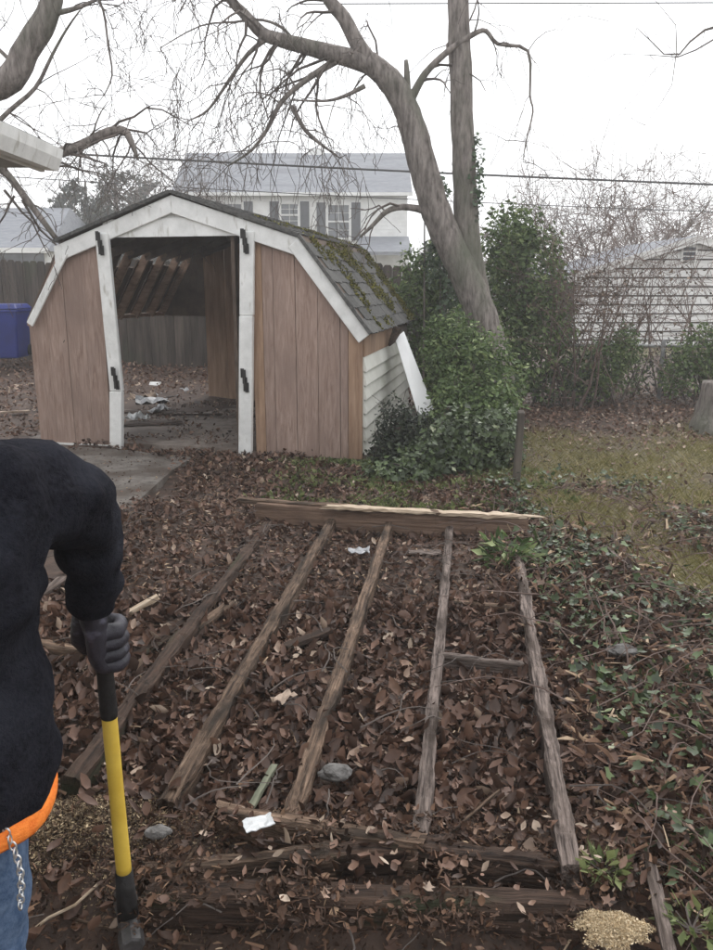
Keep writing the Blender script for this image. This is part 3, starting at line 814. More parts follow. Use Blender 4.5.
loose('dark rotten lath crossing the leaves between the middle joists', (285, 645), (330, 628), .07, .08, .045, .02, MAT['joist_dark'], 29)
loose('thin dead branch fallen across the ivy edge by the lawn', (606, 545), (668, 600), .15, .15, .018, .018, MAT['joist_grey'], 30, 'branch', 'fallen_branch')
# small finds
crumple('paper_scrap', G(258, 824, .135), .085, .055, .02, MAT['paper'], 'torn white paper scrap on the trimmer at the near edge', 'paper', 3, rot=.4)
crumple('plastic_scrap', G(359, 553, .06), .13, .10, .05, MAT['plastic'], 'crumpled grey plastic scrap between the joists at the far end', 'plastic', 5)
crumple('pale_scrap', G(425, 553, .055), .20, .09, .03, MAT['joist_grey'], 'flat pale bark scrap near the far rim between two joists', 'bark', 6)
crumple('paper_shred', G(284, 700, .07), .10, .06, .05, MAT['shred'], 'small curled pale shred in leaves between the middle joists', 'paper', 8, rot=1.0)
def rock(name, c, r, mat, label, cat, seed, sq=.6):
    bm = bmesh.new()
    bmesh.ops.create_icosphere(bm, subdivisions=3, radius=1)
    for v in bm.verts:
        q = v.co * 1.3 + Vector((seed * 5.1, 0, 0))
        k = 1 + .28 * mnoise.noise(q) + .1 * mnoise.noise(q * 3)
        v.co = Vector((v.co.x * r[0], v.co.y * r[1], v.co.z * r[2])) * k + c
    me = bpy.data.meshes.new(name); bm.to_mesh(me); bm.free()
    return tag(link(name, me, mat), label, cat)
rock('stone', G(335, 772, .075), (.052, .034, .025), MAT['stone'], 'round flat grey stone beside the third joist near the front', 'stone', 1)
rock('stone', G(158, 832, .10), (.035, .022, .018), MAT['stone'], 'small grey stone on the sawdusty soil right of the yellow handle', 'stone', 2)
rock('stone', G(622, 650, .10), (.06, .045, .02), MAT['stone'], 'pale flat stone half hidden in the ivy right of the frame', 'stone', 3)

# ------------------------------------------------------------------ ground cover
def inside_deck_obj(x, y): return False
def pix(x, y, z):
    p = np.stack([x, y, z - H], -1)
    fwd = p[..., 1] * CP - p[..., 2] * SP
    upc = p[..., 1] * SP + p[..., 2] * CP
    return PW / 2 + F * p[..., 0] / fwd, PH / 2 - F * upc / fwd
slab_poly = [(p.x, p.y) for p in top]
def in_poly(x, y, poly):
    ins = np.zeros(len(x), bool)
    n = len(poly)
    for i in range(n):
        x0, y0 = poly[i]; x1, y1 = poly[(i + 1) % n]
        c = ((y0 > y) != (y1 > y)) & (x < (x1 - x0) * (y - y0) / (y1 - y0 + 1e-12) + x0)
        ins ^= c
    return ins
shed_poly = [tuple(S(u, v, 0).xy) for u, v in ((-.1, -.05), (W_ + .05, -.05), (W_ + .05, D_), (-.1, D_))]
def rnd_rect(n, x0, x1, y0, y1):
    return RNG.uniform(x0, x1, n), RNG.uniform(y0, y1, n)
def keep(x, y, w_):
    k = RNG.random(len(x)) < w_
    j_ = RNG.normal(0, .10, len(x)) + .14 * np.sin(5 * x + 3 * y)      # litter spills over the slab's edge
    k &= ~in_poly(x - .12 + j_, y + .08 + j_ * .7, slab_poly)
    k &= ~in_poly(x, y, shed_poly)
    return x[k], y[k]
def litter(name, n, rect, wfun, size, zoff, tmpl, mat, tilt=.55, rnd=None, stand=None):
    x, y = rnd_rect(n, *rect)
    x, y = keep(x, y, wfun(x, y))
    z = np.where(in_poly(x, y, slab_poly), .034, gz(x, y)) + RNG.uniform(*zoff, len(x))
    sz = RNG.uniform(*size, len(x))
    dirs = nrm = None
    if stand is not None:
        a_ = RNG.uniform(0, 6.28, len(x))
        dirs = np.stack([np.cos(a_), np.sin(a_), stand * RNG.uniform(.2, 1.6, len(x))], 1)
        nrm = np.stack([-np.sin(a_) + np.cos(a_) * .2, np.cos(a_) + np.sin(a_) * .2, .5 + 0 * a_], 1)
    return scatter(name, np.stack([x, y, z], 1), sz, tmpl, mat, None, 'stuff', nrm, tilt, rnd=None if rnd is None else rnd(x, y), dirs=dirs)
def clump(x, y, f=1.3, s=0.):
    return .5 + .5 * np.sin(f * 2.1 * x + 1.7 * f * y + s) * np.cos(f * 1.3 * x - 2.3 * f * y + 2 * s)
inner = lambda x, y: np.clip(1.05 * smooth(1.35, 1.0, x) * smooth(8.2, 7.6, y + 1.3 * smooth(-.9, .3, x)) * (.6 + .4 * clump(x, y)) * (.10 + .90 * smooth(1.95, 2.2, y + .06 * np.sin(7 * x) - .16 * smooth(-.2, -.7, x))) * (1 - .93 * np.exp(-((x + .95) ** 2 / .12 + (y - 2.05) ** 2 / .03))), 0, 1)
def lrnd(x, y):
    r = RNG.beta(2.0, 2.6, len(x)) * .82 + .18 * clump(x, y, 2.2, 1.) - .05
    k = RNG.random(len(x)) < .04
    r[k] = RNG.uniform(.9, 1, k.sum())
    return np.clip(r, 0, 1)
LT = [T_OVAL, T_CURL, T_OVAL, T_CURL, T_OVAL, T_CURL, T_LOBE]
litter('leaf_litter', 30000, (-2.1, 1.3, 1.5, 3.8), inner, (.022, .070), (.005, .05), LT, MAT['litter'], .6, lrnd)
litter('leaf_litter', 29000, (-2.8, 1.5, 3.6, 8.0), inner, (.022, .060), (.005, .04), LT, MAT['litter'], .6, lrnd)
litter('wood_chip_litter', 52000, (-2.6, 1.2, 1.1, 8.0), lambda x, y: np.clip(inner(x, y) * .9 + .3 * smooth(2, 1.4, y), 0, 1), (.008, .05), (.0, .035), [T_CHIP], MAT['chips'], .5)
litter('sawdusty_soil', 110000, (-1.5, -.35, 1.7, 2.4), lambda x, y: np.clip(1.1 * np.exp(-((x + .95) ** 2 / .10 + (y - 2.06) ** 2 / .022)) - .05 + .12 * clump(x, y, 6, 1), 0, 1), (.004, .015), (.0, .022), [T_CHIP, T_OVAL], MAT['soilchips'], .6)
litter('soil_crumbs', 42000, (-1.8, 1.0, .9, 2.3), lambda x, y: .8 + 0 * x, (.005, .022), (.0, .02), [T_CHIP, T_CURL], MAT['chips'], .7, lambda x, y: RNG.beta(1.4, 3.2, len(x)))
sx, sy = rnd_rect(5000, -3.2, -.9, 4.2, 7.9)
kk_ = in_poly(sx, sy, slab_poly) & (RNG.random(len(sx)) < .15 + .6 * clump(sx, sy, 2.0, 2.))
scatter('path_grit', np.stack([sx[kk_], sy[kk_], .038 + 0 * sx[kk_]], 1), RNG.uniform(.006, .03, kk_.sum()), [T_CHIP, T_OVAL], MAT['chips'], link_path, 'stuff', tilt=.3)
x, y = rnd_rect(9000, -.75, .95, 1.62, 2.08)
kk_ = RNG.random(len(x)) < smooth(.25, .8, clump(x, y, 5.0, 1.))
x, y = x[kk_], y[kk_]
scatter('soil_crumbs', np.stack([x, y, RNG.uniform(.06, .105, len(x))], 1), RNG.uniform(.005, .03, len(x)), [T_CHIP, T_CURL], MAT['chips'], None, 'stuff', tilt=.6, rnd=RNG.beta(1.3, 3.2, len(x)))
# leaves caught on the near timbers
x, y = rnd_rect(330, -.5, 1.0, 1.70, 2.08)
z = np.full(len(x), .085) + RNG.uniform(0, .035, len(x))
scatter('leaf_litter', np.stack([x, y, z], 1), RNG.uniform(.014, .042, len(x)), LT, MAT['litter'], None, 'stuff', tilt=.5)
# dead leaves out on the lawn, under the shrubs and behind
litter('fallen_leaves', 30000, (.6, 7.5, 4.0, 12.5), lambda x, y: .07 + .9 * smooth(7.4, 9.6, y + .3 * np.sin(2 * x)) + .25 * (1 - lawn(x, y)), (.025, .06), (.0, .04), [T_OVAL, T_CURL, T_LOBE], MAT['litter'], .45, lambda x, y: np.clip(RNG.beta(2, 2, len(x)) + .1, 0, 1))
litter('fallen_leaves', 14000, (-9, -1.4, 8.2, 15.5), lambda x, y: .7 + 0 * x, (.03, .075), (.0, .04), [T_OVAL, T_CURL], MAT['litter'], .45, lambda x, y: np.clip(RNG.beta(2, 2, len(x)) + .1, 0, 1))
# grass
litter('grass', 110000, (.95, 6.2, 3.2, 10), lambda x, y: np.clip(lawn(x, y) * 1.1 - .05, 0, 1) * np.clip(8 / (y + .5), 0, 1), (.04, .095), (-.005, .005), [T_BLADE], MAT['grass'], .3, lambda x, y: np.clip(RNG.beta(2, 2, len(x)) + .18 * (clump(x, y, 1.1, .3) - .5), 0, 1), 1.0)
litter('grass', 16000, (-1.0, 1.6, 5.5, 7.25), lambda x, y: smooth(.2, .7, clump(x, y, 2.3, .7)) * smooth(-.9, -.1, x), (.03, .085), (.0, .02), [T_BLADE, T_LEAF], MAT['greengrass'], .3, None, 1.0)
# ivy bank on the right
ivyw = lambda x, y: smooth(.72, 1.0, x - .05 * (y - 2)) * (1 - np.clip(lawn(x, y) * 1.5, 0, 1)) * smooth(7.2, 6.0, y) * (.25 + .75 * smooth(.3, .75, clump(x, y, 1.9, 2.)))
litter('ivy_ground_cover', 24000, (.7, 2.7, 1.0, 7.0), ivyw, (.018, .052), (.01, .13), [T_IVY, T_LEAF, T_IVY], MAT['ivy'], .7, lambda x, y: np.clip(RNG.beta(1.8, 2.6, len(x)) + (RNG.random(len(x)) < .03) * .4, 0, 1))
litter('leaf_litter', 20000, (.75, 2.7, 1.0, 6.2), lambda x, y: .75 * (1 - np.clip(lawn(x, y) * 1.3, 0, 1)), (.018, .055), (.0, .07), LT, MAT['litter'], .7, lambda x, y: np.clip(RNG.beta(1.7, 2.8, len(x)), 0, 1))
litter('wood_chip_litter', 14000, (.75, 2.6, 1.0, 5.5), lambda x, y: .7 * (1 - np.clip(lawn(x, y) * 1.3, 0, 1)), (.015, .09), (.0, .09), [T_CHIP], MAT['chips'], .7)
# dead runners and twigs in the ivy and over the frame
def runners(name, n, rect, length, r, mat, zlo, zhi, arch):
    mb = MB()
    for _ in range(n):
        x = random.uniform(rect[0], rect[1]); y = random.uniform(rect[2], rect[3])
        a = random.uniform(0, 6.28); L_ = random.uniform(*length); k = random.randint(5, 9)
        z0 = random.uniform(zlo, zhi); ah = random.uniform(0, arch)
        pts = []
        for i in range(k):
            t = i / (k - 1)
            pts.append(Vector((x, y, float(gz(x, y)) + z0 + ah * math.sin(math.pi * t))))
            x += math.cos(a) * L_ / k; y += math.sin(a) * L_ / k; a += random.gauss(0, .35)
        rr = random.uniform(*r)
        mb.tube(pts, [rr * (1 - .6 * i / (k - 1)) for i in range(k)], 4)
    return mb.build(name, mat, None, kind='stuff')
runners('dead_runners', 260, (.8, 2.3, 1.1, 5.6), (.2, .8), (.0018, .0045), MAT['twigred'], .03, .12, .12)
runners('dead_twigs', 170, (-1.9, .95, 1.2, 5.8), (.12, .45), (.0015, .004), MAT['twig'], .03, .10, .05)
# long pale twigs in front
for i, (lab, pp) in enumerate((('long thin curved twig rising from the near soil beside the sledgehammer', [(145, 918, .02), (162, 892, .06), (182, 868, .12), (200, 840, .17), (216, 808, .22)]),
                              ('pale bent root lying across the soil by the sledgehammer head', [(20, 940, -.02), (48, 918, .02), (75, 905, .05), (100, 882, .08)]),
                              ('pale twig lying along the ground at the bottom edge', [(60, 914, .0), (85, 922, .0), (150, 940, -.02), (205, 945, -.03)]))):
    mb = MB().tube([G(a, b, z) for a, b, z in pp], [.0045, .004, .004, .0035, .002][:len(pp)], 6)
    tag(mb.build('fallen_twig', MAT['fresh' if i == 1 else 'joist']), lab, 'twig')
# a green tuft by the far corner, a weed tuft, and sawdust at the lower right
def tuft(name, c, n, r, h, mat, label, tm=(T_BLADE, T_LEAF), sz=(.05, .10)):
    a = RNG.uniform(0, 6.28, n); rr = r * np.sqrt(RNG.random(n))
    p = np.stack([c.x + rr * np.cos(a), c.y + rr * np.sin(a), c.z + RNG.uniform(0, h, n)], 1)
    d = np.stack([np.cos(a), np.sin(a), RNG.uniform(.2, 1.4, n)], 1)
    root = thing(name, c, label, 'plant')
    mb = MB()
    for k in range(8):
        aa = k * .8
        mb.tube([c, c + Vector((math.cos(aa) * r * .4, math.sin(aa) * r * .4, h * .5)), c + Vector((math.cos(aa) * r * .7, math.sin(aa) * r * .7, h))], [.003, .0025, .0015], 4)
    mb.build('stem', MAT['twig'], root)
    scatter('foliage', p, RNG.uniform(*sz, n), list(tm), mat, root, None, None, .8, dirs=d)
tuft('weed_tuft', G(508, 562, .06), 130, .13, .13, MAT['bush'], 'bright green leafy weed at the far right corner of the frame', (T_LEAF,))
tuft('grass_tuft', G(604, 872, .08), 130, .055, .03, MAT['greengrass'], 'bright green grass tuft growing in ivy at the lower right', (T_LEAF, T_BLADE), (.02, .05))
tuft('grass_tuft', G(692, 930, .08), 80, .06, .03, MAT['greengrass'], 'yellow-green grass tuft at the bottom right corner', (T_LEAF, T_BLADE), (.02, .05))
c = G(612, 940, .07)
n = 9000
a = RNG.uniform(0, 6.28, n); rr = RNG.random(n) ** .6 * (.085 + .012 * np.sin(3 * a + 1) + .012 * np.sin(7 * a)) * RNG.uniform(.75, 1.1, n)
hgt = .03 * (1 - (rr / .12) ** 2)
scatter('sawdust', np.stack([c.x + rr * np.cos(a), c.y + rr * np.sin(a) * .7, c.z + .01 + np.maximum(hgt, 0) + RNG.uniform(0, .008, n)], 1), RNG.uniform(.003, .009, n), [T_CHIP, T_OVAL], MAT['sawgrain'], None, 'stuff', tilt=.7)

# ------------------------------------------------------------------ trees and shrubs
def wander(mb, p, d, L_, r, lvl, droop, spread, n=5, sides=4, minr=.0022, fork=(2, 4), rs=random):
    """a bare branch that forks, drooping by gravity"""
    pts = [Vector(p)]; rad = [r]
    q = Vector(p); d = Vector(d).normalized()
    seg = max(4, n)
    kids = []
    for i in range(seg):
        d = (d + Vector((rs.gauss(0, .16), rs.gauss(0, .16), rs.gauss(0, .16) - droop)) * spread).normalized()
        q = q + d * (L_ / seg)
        pts.append(q.copy()); rad.append(max(minr, r * (1 - .72 * (i + 1) / seg)))
        if lvl > 0 and i >= 1: kids.append((q.copy(), d.copy(), rad[-1]))
    mb.tube(pts, rad, sides if r > .012 else 3, cap=False)
    if lvl > 0:
        k = rs.randint(*fork)
        rs.shuffle(kids)
        for (q, d2, r2) in kids[:k]:
            side = Vector((rs.gauss(0, 1), rs.gauss(0, .7), rs.gauss(0, .8))).normalized()
            wander(mb, q, (d2 * .7 + side * .9), L_ * rs.uniform(.45, .75), max(minr, r2 * .65), lvl - 1, droop, spread, n, sides, minr, fork, rs)
def trunk_mesh(pts, rad, sides=14, sub=5, rough=.09):
    """a tube along a smoothed polyline with an uneven, ridged surface"""
    P_, R_ = [], []
    for i in range(len(pts) - 1):
        p0 = pts[max(i - 1, 0)]; p1 = pts[i]; p2 = pts[i + 1]; p3 = pts[min(i + 2, len(pts) - 1)]
        for k in range(sub):
            t = k / sub
            P_.append(.5 * ((2 * p1) + (p2 - p0) * t + (2 * p0 - 5 * p1 + 4 * p2 - p3) * t * t + (3 * p1 - p0 - 3 * p2 + p3) * t ** 3))
            R_.append(rad[i] + (rad[i + 1] - rad[i]) * t)
    P_.append(pts[-1]); R_.append(rad[-1])
    mb = MB().tube(P_, R_, sides)
    k = 0
    for i in range(len(P_)):
        for j in range(sides):
            v = Vector(mb.v[k]); c = P_[i]
            f = 1 + rough * (mnoise.noise(v * 6) + .7 * mnoise.noise(Vector((v.x * 22, v.y * 22, v.z * 5))))
            mb.v[k] = tuple(c + (v - c) * f); k += 1
    return mb
TY = 9.5
tree = thing('bare_tree', Vector((*P(503, 424, TY).xy, 0)), 'big bare leaning tree behind the shed with limbs over the roof', 'tree')
def tp(lst, Y): return [P(a, b, Y + (c if len(e) > 3 else 0)) for e in lst for a, b, c in [(e[0], e[1], e[3] if len(e) > 3 else 0)]]
main = [(503, 432, .30), (500, 405, .25), (494, 365, .225), (481, 315, .205), (460, 265, .19), (440, 222, .185), (424, 170, .175), (411, 122, .165), (394, 86, .15), (368, 61, .125)]
trunk_mesh(tp(main, TY), [e[2] * .9 for e in main], 16).build('trunk', MAT['bark'], tree, True)
sec = [(480, 310, .16, .12), (472, 268, .15, .12), (467, 230, .142, .1), (464, 160, .132, .1), (461, 80, .125, .1), (458, 0, .115, .1), (455, -140, .10, .1), (450, -330, .07, .1), (446, -480, .03, .1)]
o = trunk_mesh(tp(sec, TY), [e[2] for e in sec], 14).build('second_trunk', MAT['bark'], tree, True)
o['label'] = 'straight upright second trunk'
limbs = [
    [(376, 66, .11), (345, 57, .095), (311, 48, .082), (280, 40, .072), (262, 33, .066), (246, 16, .058), (231, 0, .052), (212, -32, .045), (190, -70, .03)],
    [(372, 66, .10), (358, 45, .085), (344, 18, .075), (328, -2, .068), (308, -45, .055), (280, -110, .03)],
    [(411, 100, .05), (420, 82, .042), (430, 68, .037), (452, 48, .033), (474, 34, .028), (486, 31, .024), (498, 44, .02), (528, 51, .016), (530, 95, .012), (533, 112, .010), (526, 142, .008), (523, 162, .004)],
    [(407, 98, .045), (407, 76, .035), (406, 60, .02)],
    [(398, 92, .05), (391, 74, .036), (378, 60, .03), (362, 50, .018)],
    [(444, 226, .05), (425, 211, .042), (402, 207, .036), (386, 212, .03), (374, 224, .024), (360, 237, .014)],
    [(338, 60, .045), (318, 72, .036), (296, 88, .03), (280, 104, .026), (268, 128, .022), (252, 150, .016), (228, 166, .008)],
    [(292, 106, .03), (305, 130, .022), (322, 145, .016), (340, 158, .008)],
    [(268, 38, .03), (248, 54, .024), (228, 82, .019), (208, 110, .014), (190, 120, .007)],
    [(365, 86, .028), (345, 96, .02), (325, 101, .014), (290, 100, .008)],
    [(300, 52, .022), (285, 30, .017), (262, 20, .014), (235, 22, .012), (200, 26, .008), (160, 48, .005)],
    [(455, 60, .02, .1), (447, 45, .014, .1), (470, 20, .01, .1), (480, -10, .006, .1)],
]
rs = random.Random(5)
tw = MB()
for li, lb in enumerate(limbs):
    pts = tp(lb, TY)
    big = lb[0][2] > .045
    trunk_mesh(pts, [e[2] for e in lb], 10 if big else 7, 3, .05).build('limb', MAT['bark'], tree, True)
    for i in range(1, len(pts)):
        if li in (3,): continue
        cnt = 2 if li in (0, 6, 8, 9, 10, 7) else 1
        if li == 5: cnt = 1
        for _ in range(cnt):
            d = (pts[i] - pts[i - 1]).normalized()
            side = Vector((rs.gauss(-.25, .8), rs.gauss(0, .5), rs.gauss(-.25 if li in (0, 6, 8) else 0, .7)))
            wander(tw, pts[i], d * .5 + side, rs.uniform(.5, 1.25) * (.8 if li in (2, 5) else 1), max(.006, min(.02, lb[i][2] * .42)), 2 if li not in (2, 5) else 1, .16, 1.5, 6, 4, .0034, (2, 4), rs)
tw.build('twigs', MAT['twig'], tree)

# the tree at the left, its trunk outside the picture
lt = thing('bare_tree', Vector((-6.0, 8.4, 0)), 'bare tree at the upper left leaning in over the house eave', 'tree')
LY = 8.0
b0 = P(0, 85, LY)
mainl = [Vector((-6.0, 8.4, -.1)), Vector((-5.75, 8.3, 1.2)), Vector((-5.2, 8.2, 2.4)), Vector((-4.4, 8.1, 3.15)), b0, P(26, 50, LY), P(44, 22, LY), P(52, -2, LY), P(62, -50, LY), P(85, -140, LY), P(95, -260, LY)]
trunk_mesh(mainl, [.24, .21, .18, .15, .125, .115, .11, .09, .075, .05, .02], 12).build('trunk', MAT['bark'], lt, True)
rs = random.Random(9)
tw = MB()
ll = [
    [(-70, 150, .07), (-20, 156, .06), (30, 158, .055), (62, 152, .05), (84, 144, .046), (108, 132, .042), (124, 131, .038), (131, 142, .03), (138, 160, .012)],
    [(-30, 150, .03), (8, 112, .022), (35, 88, .019), (52, 55, .015), (66, 30, .011), (80, 10, .006)],
    [(-60, 110, .05), (-25, 142, .042), (5, 172, .036), (30, 204, .032), (57, 240, .024)],
    [(48, 14, .03), (70, 10, .022), (95, 0, .015), (120, -20, .01)],
    [(92, -10, .012), (103, 10, .011), (108, 45, .010), (112, 75, .008), (104, 95, .005)],
    [(15, 65, .02), (-10, 40, .015), (-30, 10, .01)],
]
for li, lb in enumerate(ll):
    pts = tp(lb, LY)
    trunk_mesh(pts, [e[2] for e in lb], 8, 3, .05).build('limb', MAT['bark'], lt, True)
    for i in range(1, len(pts)):
        for _ in range(1 if li == 2 else 2):
            d = (pts[i] - pts[i - 1]).normalized()
            side = Vector((rs.gauss(.2, .9), rs.gauss(0, .5), rs.gauss(-.1, .8)))
            wander(tw, pts[i], d * .5 + side, rs.uniform(.35, .95), max(.004, min(.014, lb[i][2] * .34)), 2, .10, 1.5, 6, 4, .0028, (2, 4), rs)
for a, b in ((-8, 178), (4, 190), (14, 196), (-5, 215), (22, 200)):
    wander(tw, P(a, b, LY), Vector((rs.gauss(0, .4), .1, -1)), rs.uniform(.5, .9), .014, 2, .1, 1.2, 6, 4, .003, (2, 4), rs)
tw.build('twigs', MAT['twig'], lt)
# a branch of a tree outside the frame on the right
rt = thing('bare_tree', Vector((7.2, 9.5, 0)), 'thin bare branches reaching in from the right at the top of the sky', 'tree')
trunk_mesh([Vector((7.2, 9.5, -.1)), Vector((7.15, 9.45, 2)), Vector((7.0, 9.4, 4)), Vector((6.6, 9.4, 5.4)), Vector((6.2, 9.4, 7))], [.22, .18, .15, .10, .04], 12).build('trunk', MAT['bark'], rt, True)
tw = MB()
for lb in ([(880, -40, .06), (800, 10, .04), (740, 20, .025), (705, 30, .016), (690, 42, .013), (680, 54, .012), (664, 54, .009), (650, 40, .007), (637, 28, .004)],
           [(760, 22, .02), (713, 40, .012), (696, 50, .010), (678, 57, .008), (650, 55, .005), (615, 54, .003)],
           [(677, 55, .008), (676, 25, .006), (662, 8, .004), (650, -6, .003)],
           [(676, 56, .007), (672, 85, .005), (660, 105, .004), (645, 125, .003), (626, 148, .0025)]):
    pts = tp(lb, 9.4)
    tw.tube(pts, [e[2] * .8 for e in lb], 5)
    for i in range(3, len(pts)):
        wander(tw, pts[i], Vector((rs.gauss(-.5, .6), rs.gauss(0, .4), rs.gauss(-.2, .6))), rs.uniform(.2, .5), .004, 1, .1, 1.2, 5, 3, .0018, (1, 3), rs)
tw.build('twigs', MAT['twig'], rt)

def blob_points(blobs, n, shell=.45):
    """points through the outer part of lumpy ellipsoids"""
    vol = np.array([b[3] * b[4] * b[5] for b in blobs]) ** .67
    cnt = (n * vol / vol.sum()).astype(int)
    P_, N_ = [], []
    for (cx, cy, cz, rx, ry, rz), c in zip(blobs, cnt):
        d = RNG.normal(0, 1, (c, 3)); d /= np.linalg.norm(d, axis=1, keepdims=True)
        lump = 1 + .17 * np.sin(d[:, 0] * 7 + cx * 9) * np.sin(d[:, 2] * 6 + cz * 5) + .12 * np.sin(d[:, 1] * 13 + 4 * d[:, 2] * 3 + cy) + .08 * np.sin(d[:, 0] * 19 + d[:, 2] * 17)
        r = (1 - shell * RNG.random(c) ** 1.6) * lump
        q = d * r[:, None] * np.array([rx, ry, rz]) + np.array([cx, cy, cz])
        P_.append(q); N_.append(d / np.array([rx, ry, rz]))
    P_ = np.concatenate(P_); N_ = np.concatenate(N_)
    N_ /= np.linalg.norm(N_, axis=1, keepdims=True)
    k = P_[:, 2] > gz(P_[:, 0], P_[:, 1]) + .01
    return P_[k], N_[k]
def shrub(name, base, blobs, n, size, mat, label, cat='shrub', stems=9, tm=(T_LEAF, T_OVAL), smat='twig', grp=None, tilt=.7, bare=0, bareL=.6):
    base = Vector((base[0], base[1], float(gz(base[0], base[1]))))
    root = thing(name, base, label, cat, grp)
    P_, N_ = blob_points(blobs, n)
    cl = np.sin(P_[:, 0] * 9 + P_[:, 2] * 7) * np.sin(P_[:, 2] * 11 + P_[:, 1] * 8)
    rv = np.clip(RNG.beta(2.2, 2.4, len(P_)) + .14 * cl, 0, 1)
    scatter('foliage', P_, RNG.uniform(*size, len(P_)), list(tm), mat, root, None, N_ * .6 + np.array([0, -.15, .55]), tilt, rnd=rv)
    mb = MB()
    rs2 = random.Random(len(label))
    for k in range(stems):
        b = blobs[k % len(blobs)]
        tgt = Vector((b[0] + rs2.gauss(0, b[3] * .4), b[1] + rs2.gauss(0, b[4] * .3), b[2] + b[5] * rs2.uniform(.2, .9)))
        st = base + Vector((rs2.gauss(0, .12), rs2.gauss(0, .1), -.03))
        st = st * .6 + Vector((tgt.x, tgt.y, st.z)) * .4
        m1 = st.lerp(tgt, .5) + Vector((rs2.gauss(0, .06), rs2.gauss(0, .06), .05))
        mb.tube([st, m1, tgt], [.016, .012, .006], 5)
    for k in range(bare):
        b = blobs[k % len(blobs)]
        st = Vector((b[0] + rs2.gauss(0, b[3] * .5), b[1], b[2] + b[5] * .5))
        wander(mb, st, Vector((rs2.gauss(0, .35), rs2.gauss(0, .2), 1)), bareL * rs2.uniform(.6, 1.3), .006, 1, -.03, .8, 5, 3, .0022, (1, 3), rs2)
    mb.build('stems', MAT[smat], root)
    return root
shrub('evergreen_shrub', (1.2, 8.2), [(1.05, 8.35, .75, .36, .42, .50), (1.32, 8.0, .55, .34, .42, .58), (1.25, 7.6, .35, .32, .4, .42), (.95, 7.7, .35, .28, .35, .40), (1.0, 8.6, 1.0, .3, .35, .32)], 11000, (.035, .075), MAT['bush'], 'broad leafy evergreen shrub right of the shed in front of the trunk', bare=6, bareL=.35)
shrub('dark_shrub', (.36, 6.95), [(.36, 6.95, .30, .20, .2, .34), (.52, 6.95, .25, .22, .2, .30), (.28, 6.85, .16, .16, .15, .2)], 3600, (.025, .055), MAT['darkbush'], 'low dark shrub against the cream siding at the shed corner', bare=6, bareL=.2)
shrub('low_shrub', (.8, 6.75), [(.62, 6.65, .14, .30, .2, .22), (.9, 6.8, .24, .34, .25, .32), (1.22, 6.9, .22, .26, .25, .36), (.35, 6.5, .07, .3, .2, .13)], 5200, (.03, .065), MAT['ivy'], 'low ivy-like shrub mound at the foot of the leafy shrub', tm=(T_IVY, T_LEAF))
shrub('evergreen_shrub', (1.0, 10.6), [(.8, 10.6, 1.15, .42, .4, .85), (1.2, 10.5, .95, .45, .4, .85), (1.05, 10.6, 1.7, .35, .35, .45)], 6500, (.05, .09), MAT['bush'], 'tall green shrub left of the leaning trunk behind the shed roof', bare=5)
shrub('evergreen_shrub', (2.15, 10.9), [(1.95, 10.9, 1.0, .55, .5, .95), (2.25, 10.9, 1.75, .50, .45, .75), (2.0, 10.8, 2.15, .35, .4, .45), (2.45, 10.8, .8, .45, .4, .75)], 9500, (.05, .10), MAT['bush'], 'tall rounded green shrub right of the tree trunks', bare=10)
shrub('ivy_clump', (.9, 9.75), [(.95, 9.8, 1.9, .16, .16, .30), (1.05, 9.75, 2.15, .15, .15, .25), (.9, 9.8, 2.65, .16, .16, .2), (1.18, 9.65, 1.5, .2, .15, .4), (1.35, 9.55, 2.75, .10, .12, .5)], 1500, (.04, .08), MAT['bushpale'], 'climbing ivy clinging to the leaning trunk above the shed roof', 'ivy', stems=4, tm=(T_IVY, T_LEAF))
# bare and half-bare shrubs along the right-hand fence
def thicket(base, label, n, hgt, spread, mat='twigred', leaves=0, lmat='brownleaf', lev=2, grp='bare shrubs along the wire fence', r0=.016, name='bare_shrub', low=0, lowmat='bush'):
    base = Vector((base[0], base[1], float(gz(base[0], base[1]))))
    root = thing(name, base, label, 'shrub', grp)
    rs2 = random.Random(len(label) * 7 + n)
    mb = MB(); tips = []
    for k in range(n):
        st = base + Vector((rs2.gauss(0, spread * .35), rs2.gauss(0, .15), -.03))
        d = Vector((rs2.gauss(0, .22), rs2.gauss(0, .15), 1))
        L_ = hgt * rs2.uniform(.65, 1.08)
        k0 = len(mb.v)
        wander(mb, st, d, L_, r0 * rs2.uniform(.7, 1.2), lev, -.04, .55, 7, 4, .0032, (3, 5), rs2)
        tips.append((k0, len(mb.v)))
    mb.build('stems', MAT[mat], root)
    if leaves:
        vv = np.array(mb.v)
        ix = RNG.integers(0, len(vv), leaves)
        p = vv[ix] + RNG.normal(0, .03, (leaves, 3))
        p = p[p[:, 2] < base.z + hgt * .85]; leaves = len(p)
        scatter('foliage', p, RNG.uniform(.03, .065, leaves), [T_LEAF, T_OVAL], MAT[lmat], root, None, None, 1.2)
    if low:
        P_, N_ = blob_points([(base.x, base.y, base.z + .3, spread * .8, .3, .45), (base.x + spread * .4, base.y, base.z + .45, spread * .45, .25, .4)], low)
        scatter('low_foliage', P_, RNG.uniform(.035, .07, len(P_)), [T_LEAF, T_OVAL], MAT[lowmat], root, None, N_, .8)
    return root
thicket((2.75, 10.6), 'dense brown twiggy shrub with withered leaves beside the green shrub', 16, 2.1, .55, 'twigred', 2600, 'brownleaf', 2, low=500, lowmat='darkbush')
thicket((3.25, 11.2), 'bare many-stemmed shrub at the left end of the wire fence', 7, 2.2, .5, leaves=250, low=1400, lowmat='bushpale')
thicket((3.75, 11.4), 'tall bare shrub with slanting red-brown stems before the white garage', 5, 2.3, .5, leaves=120, low=900, lowmat='bush')
thicket((4.35, 11.4), 'thin bare sapling clump in front of the garage siding', 4, 2.4, .4, leaves=80, low=600, lowmat='darkbush')
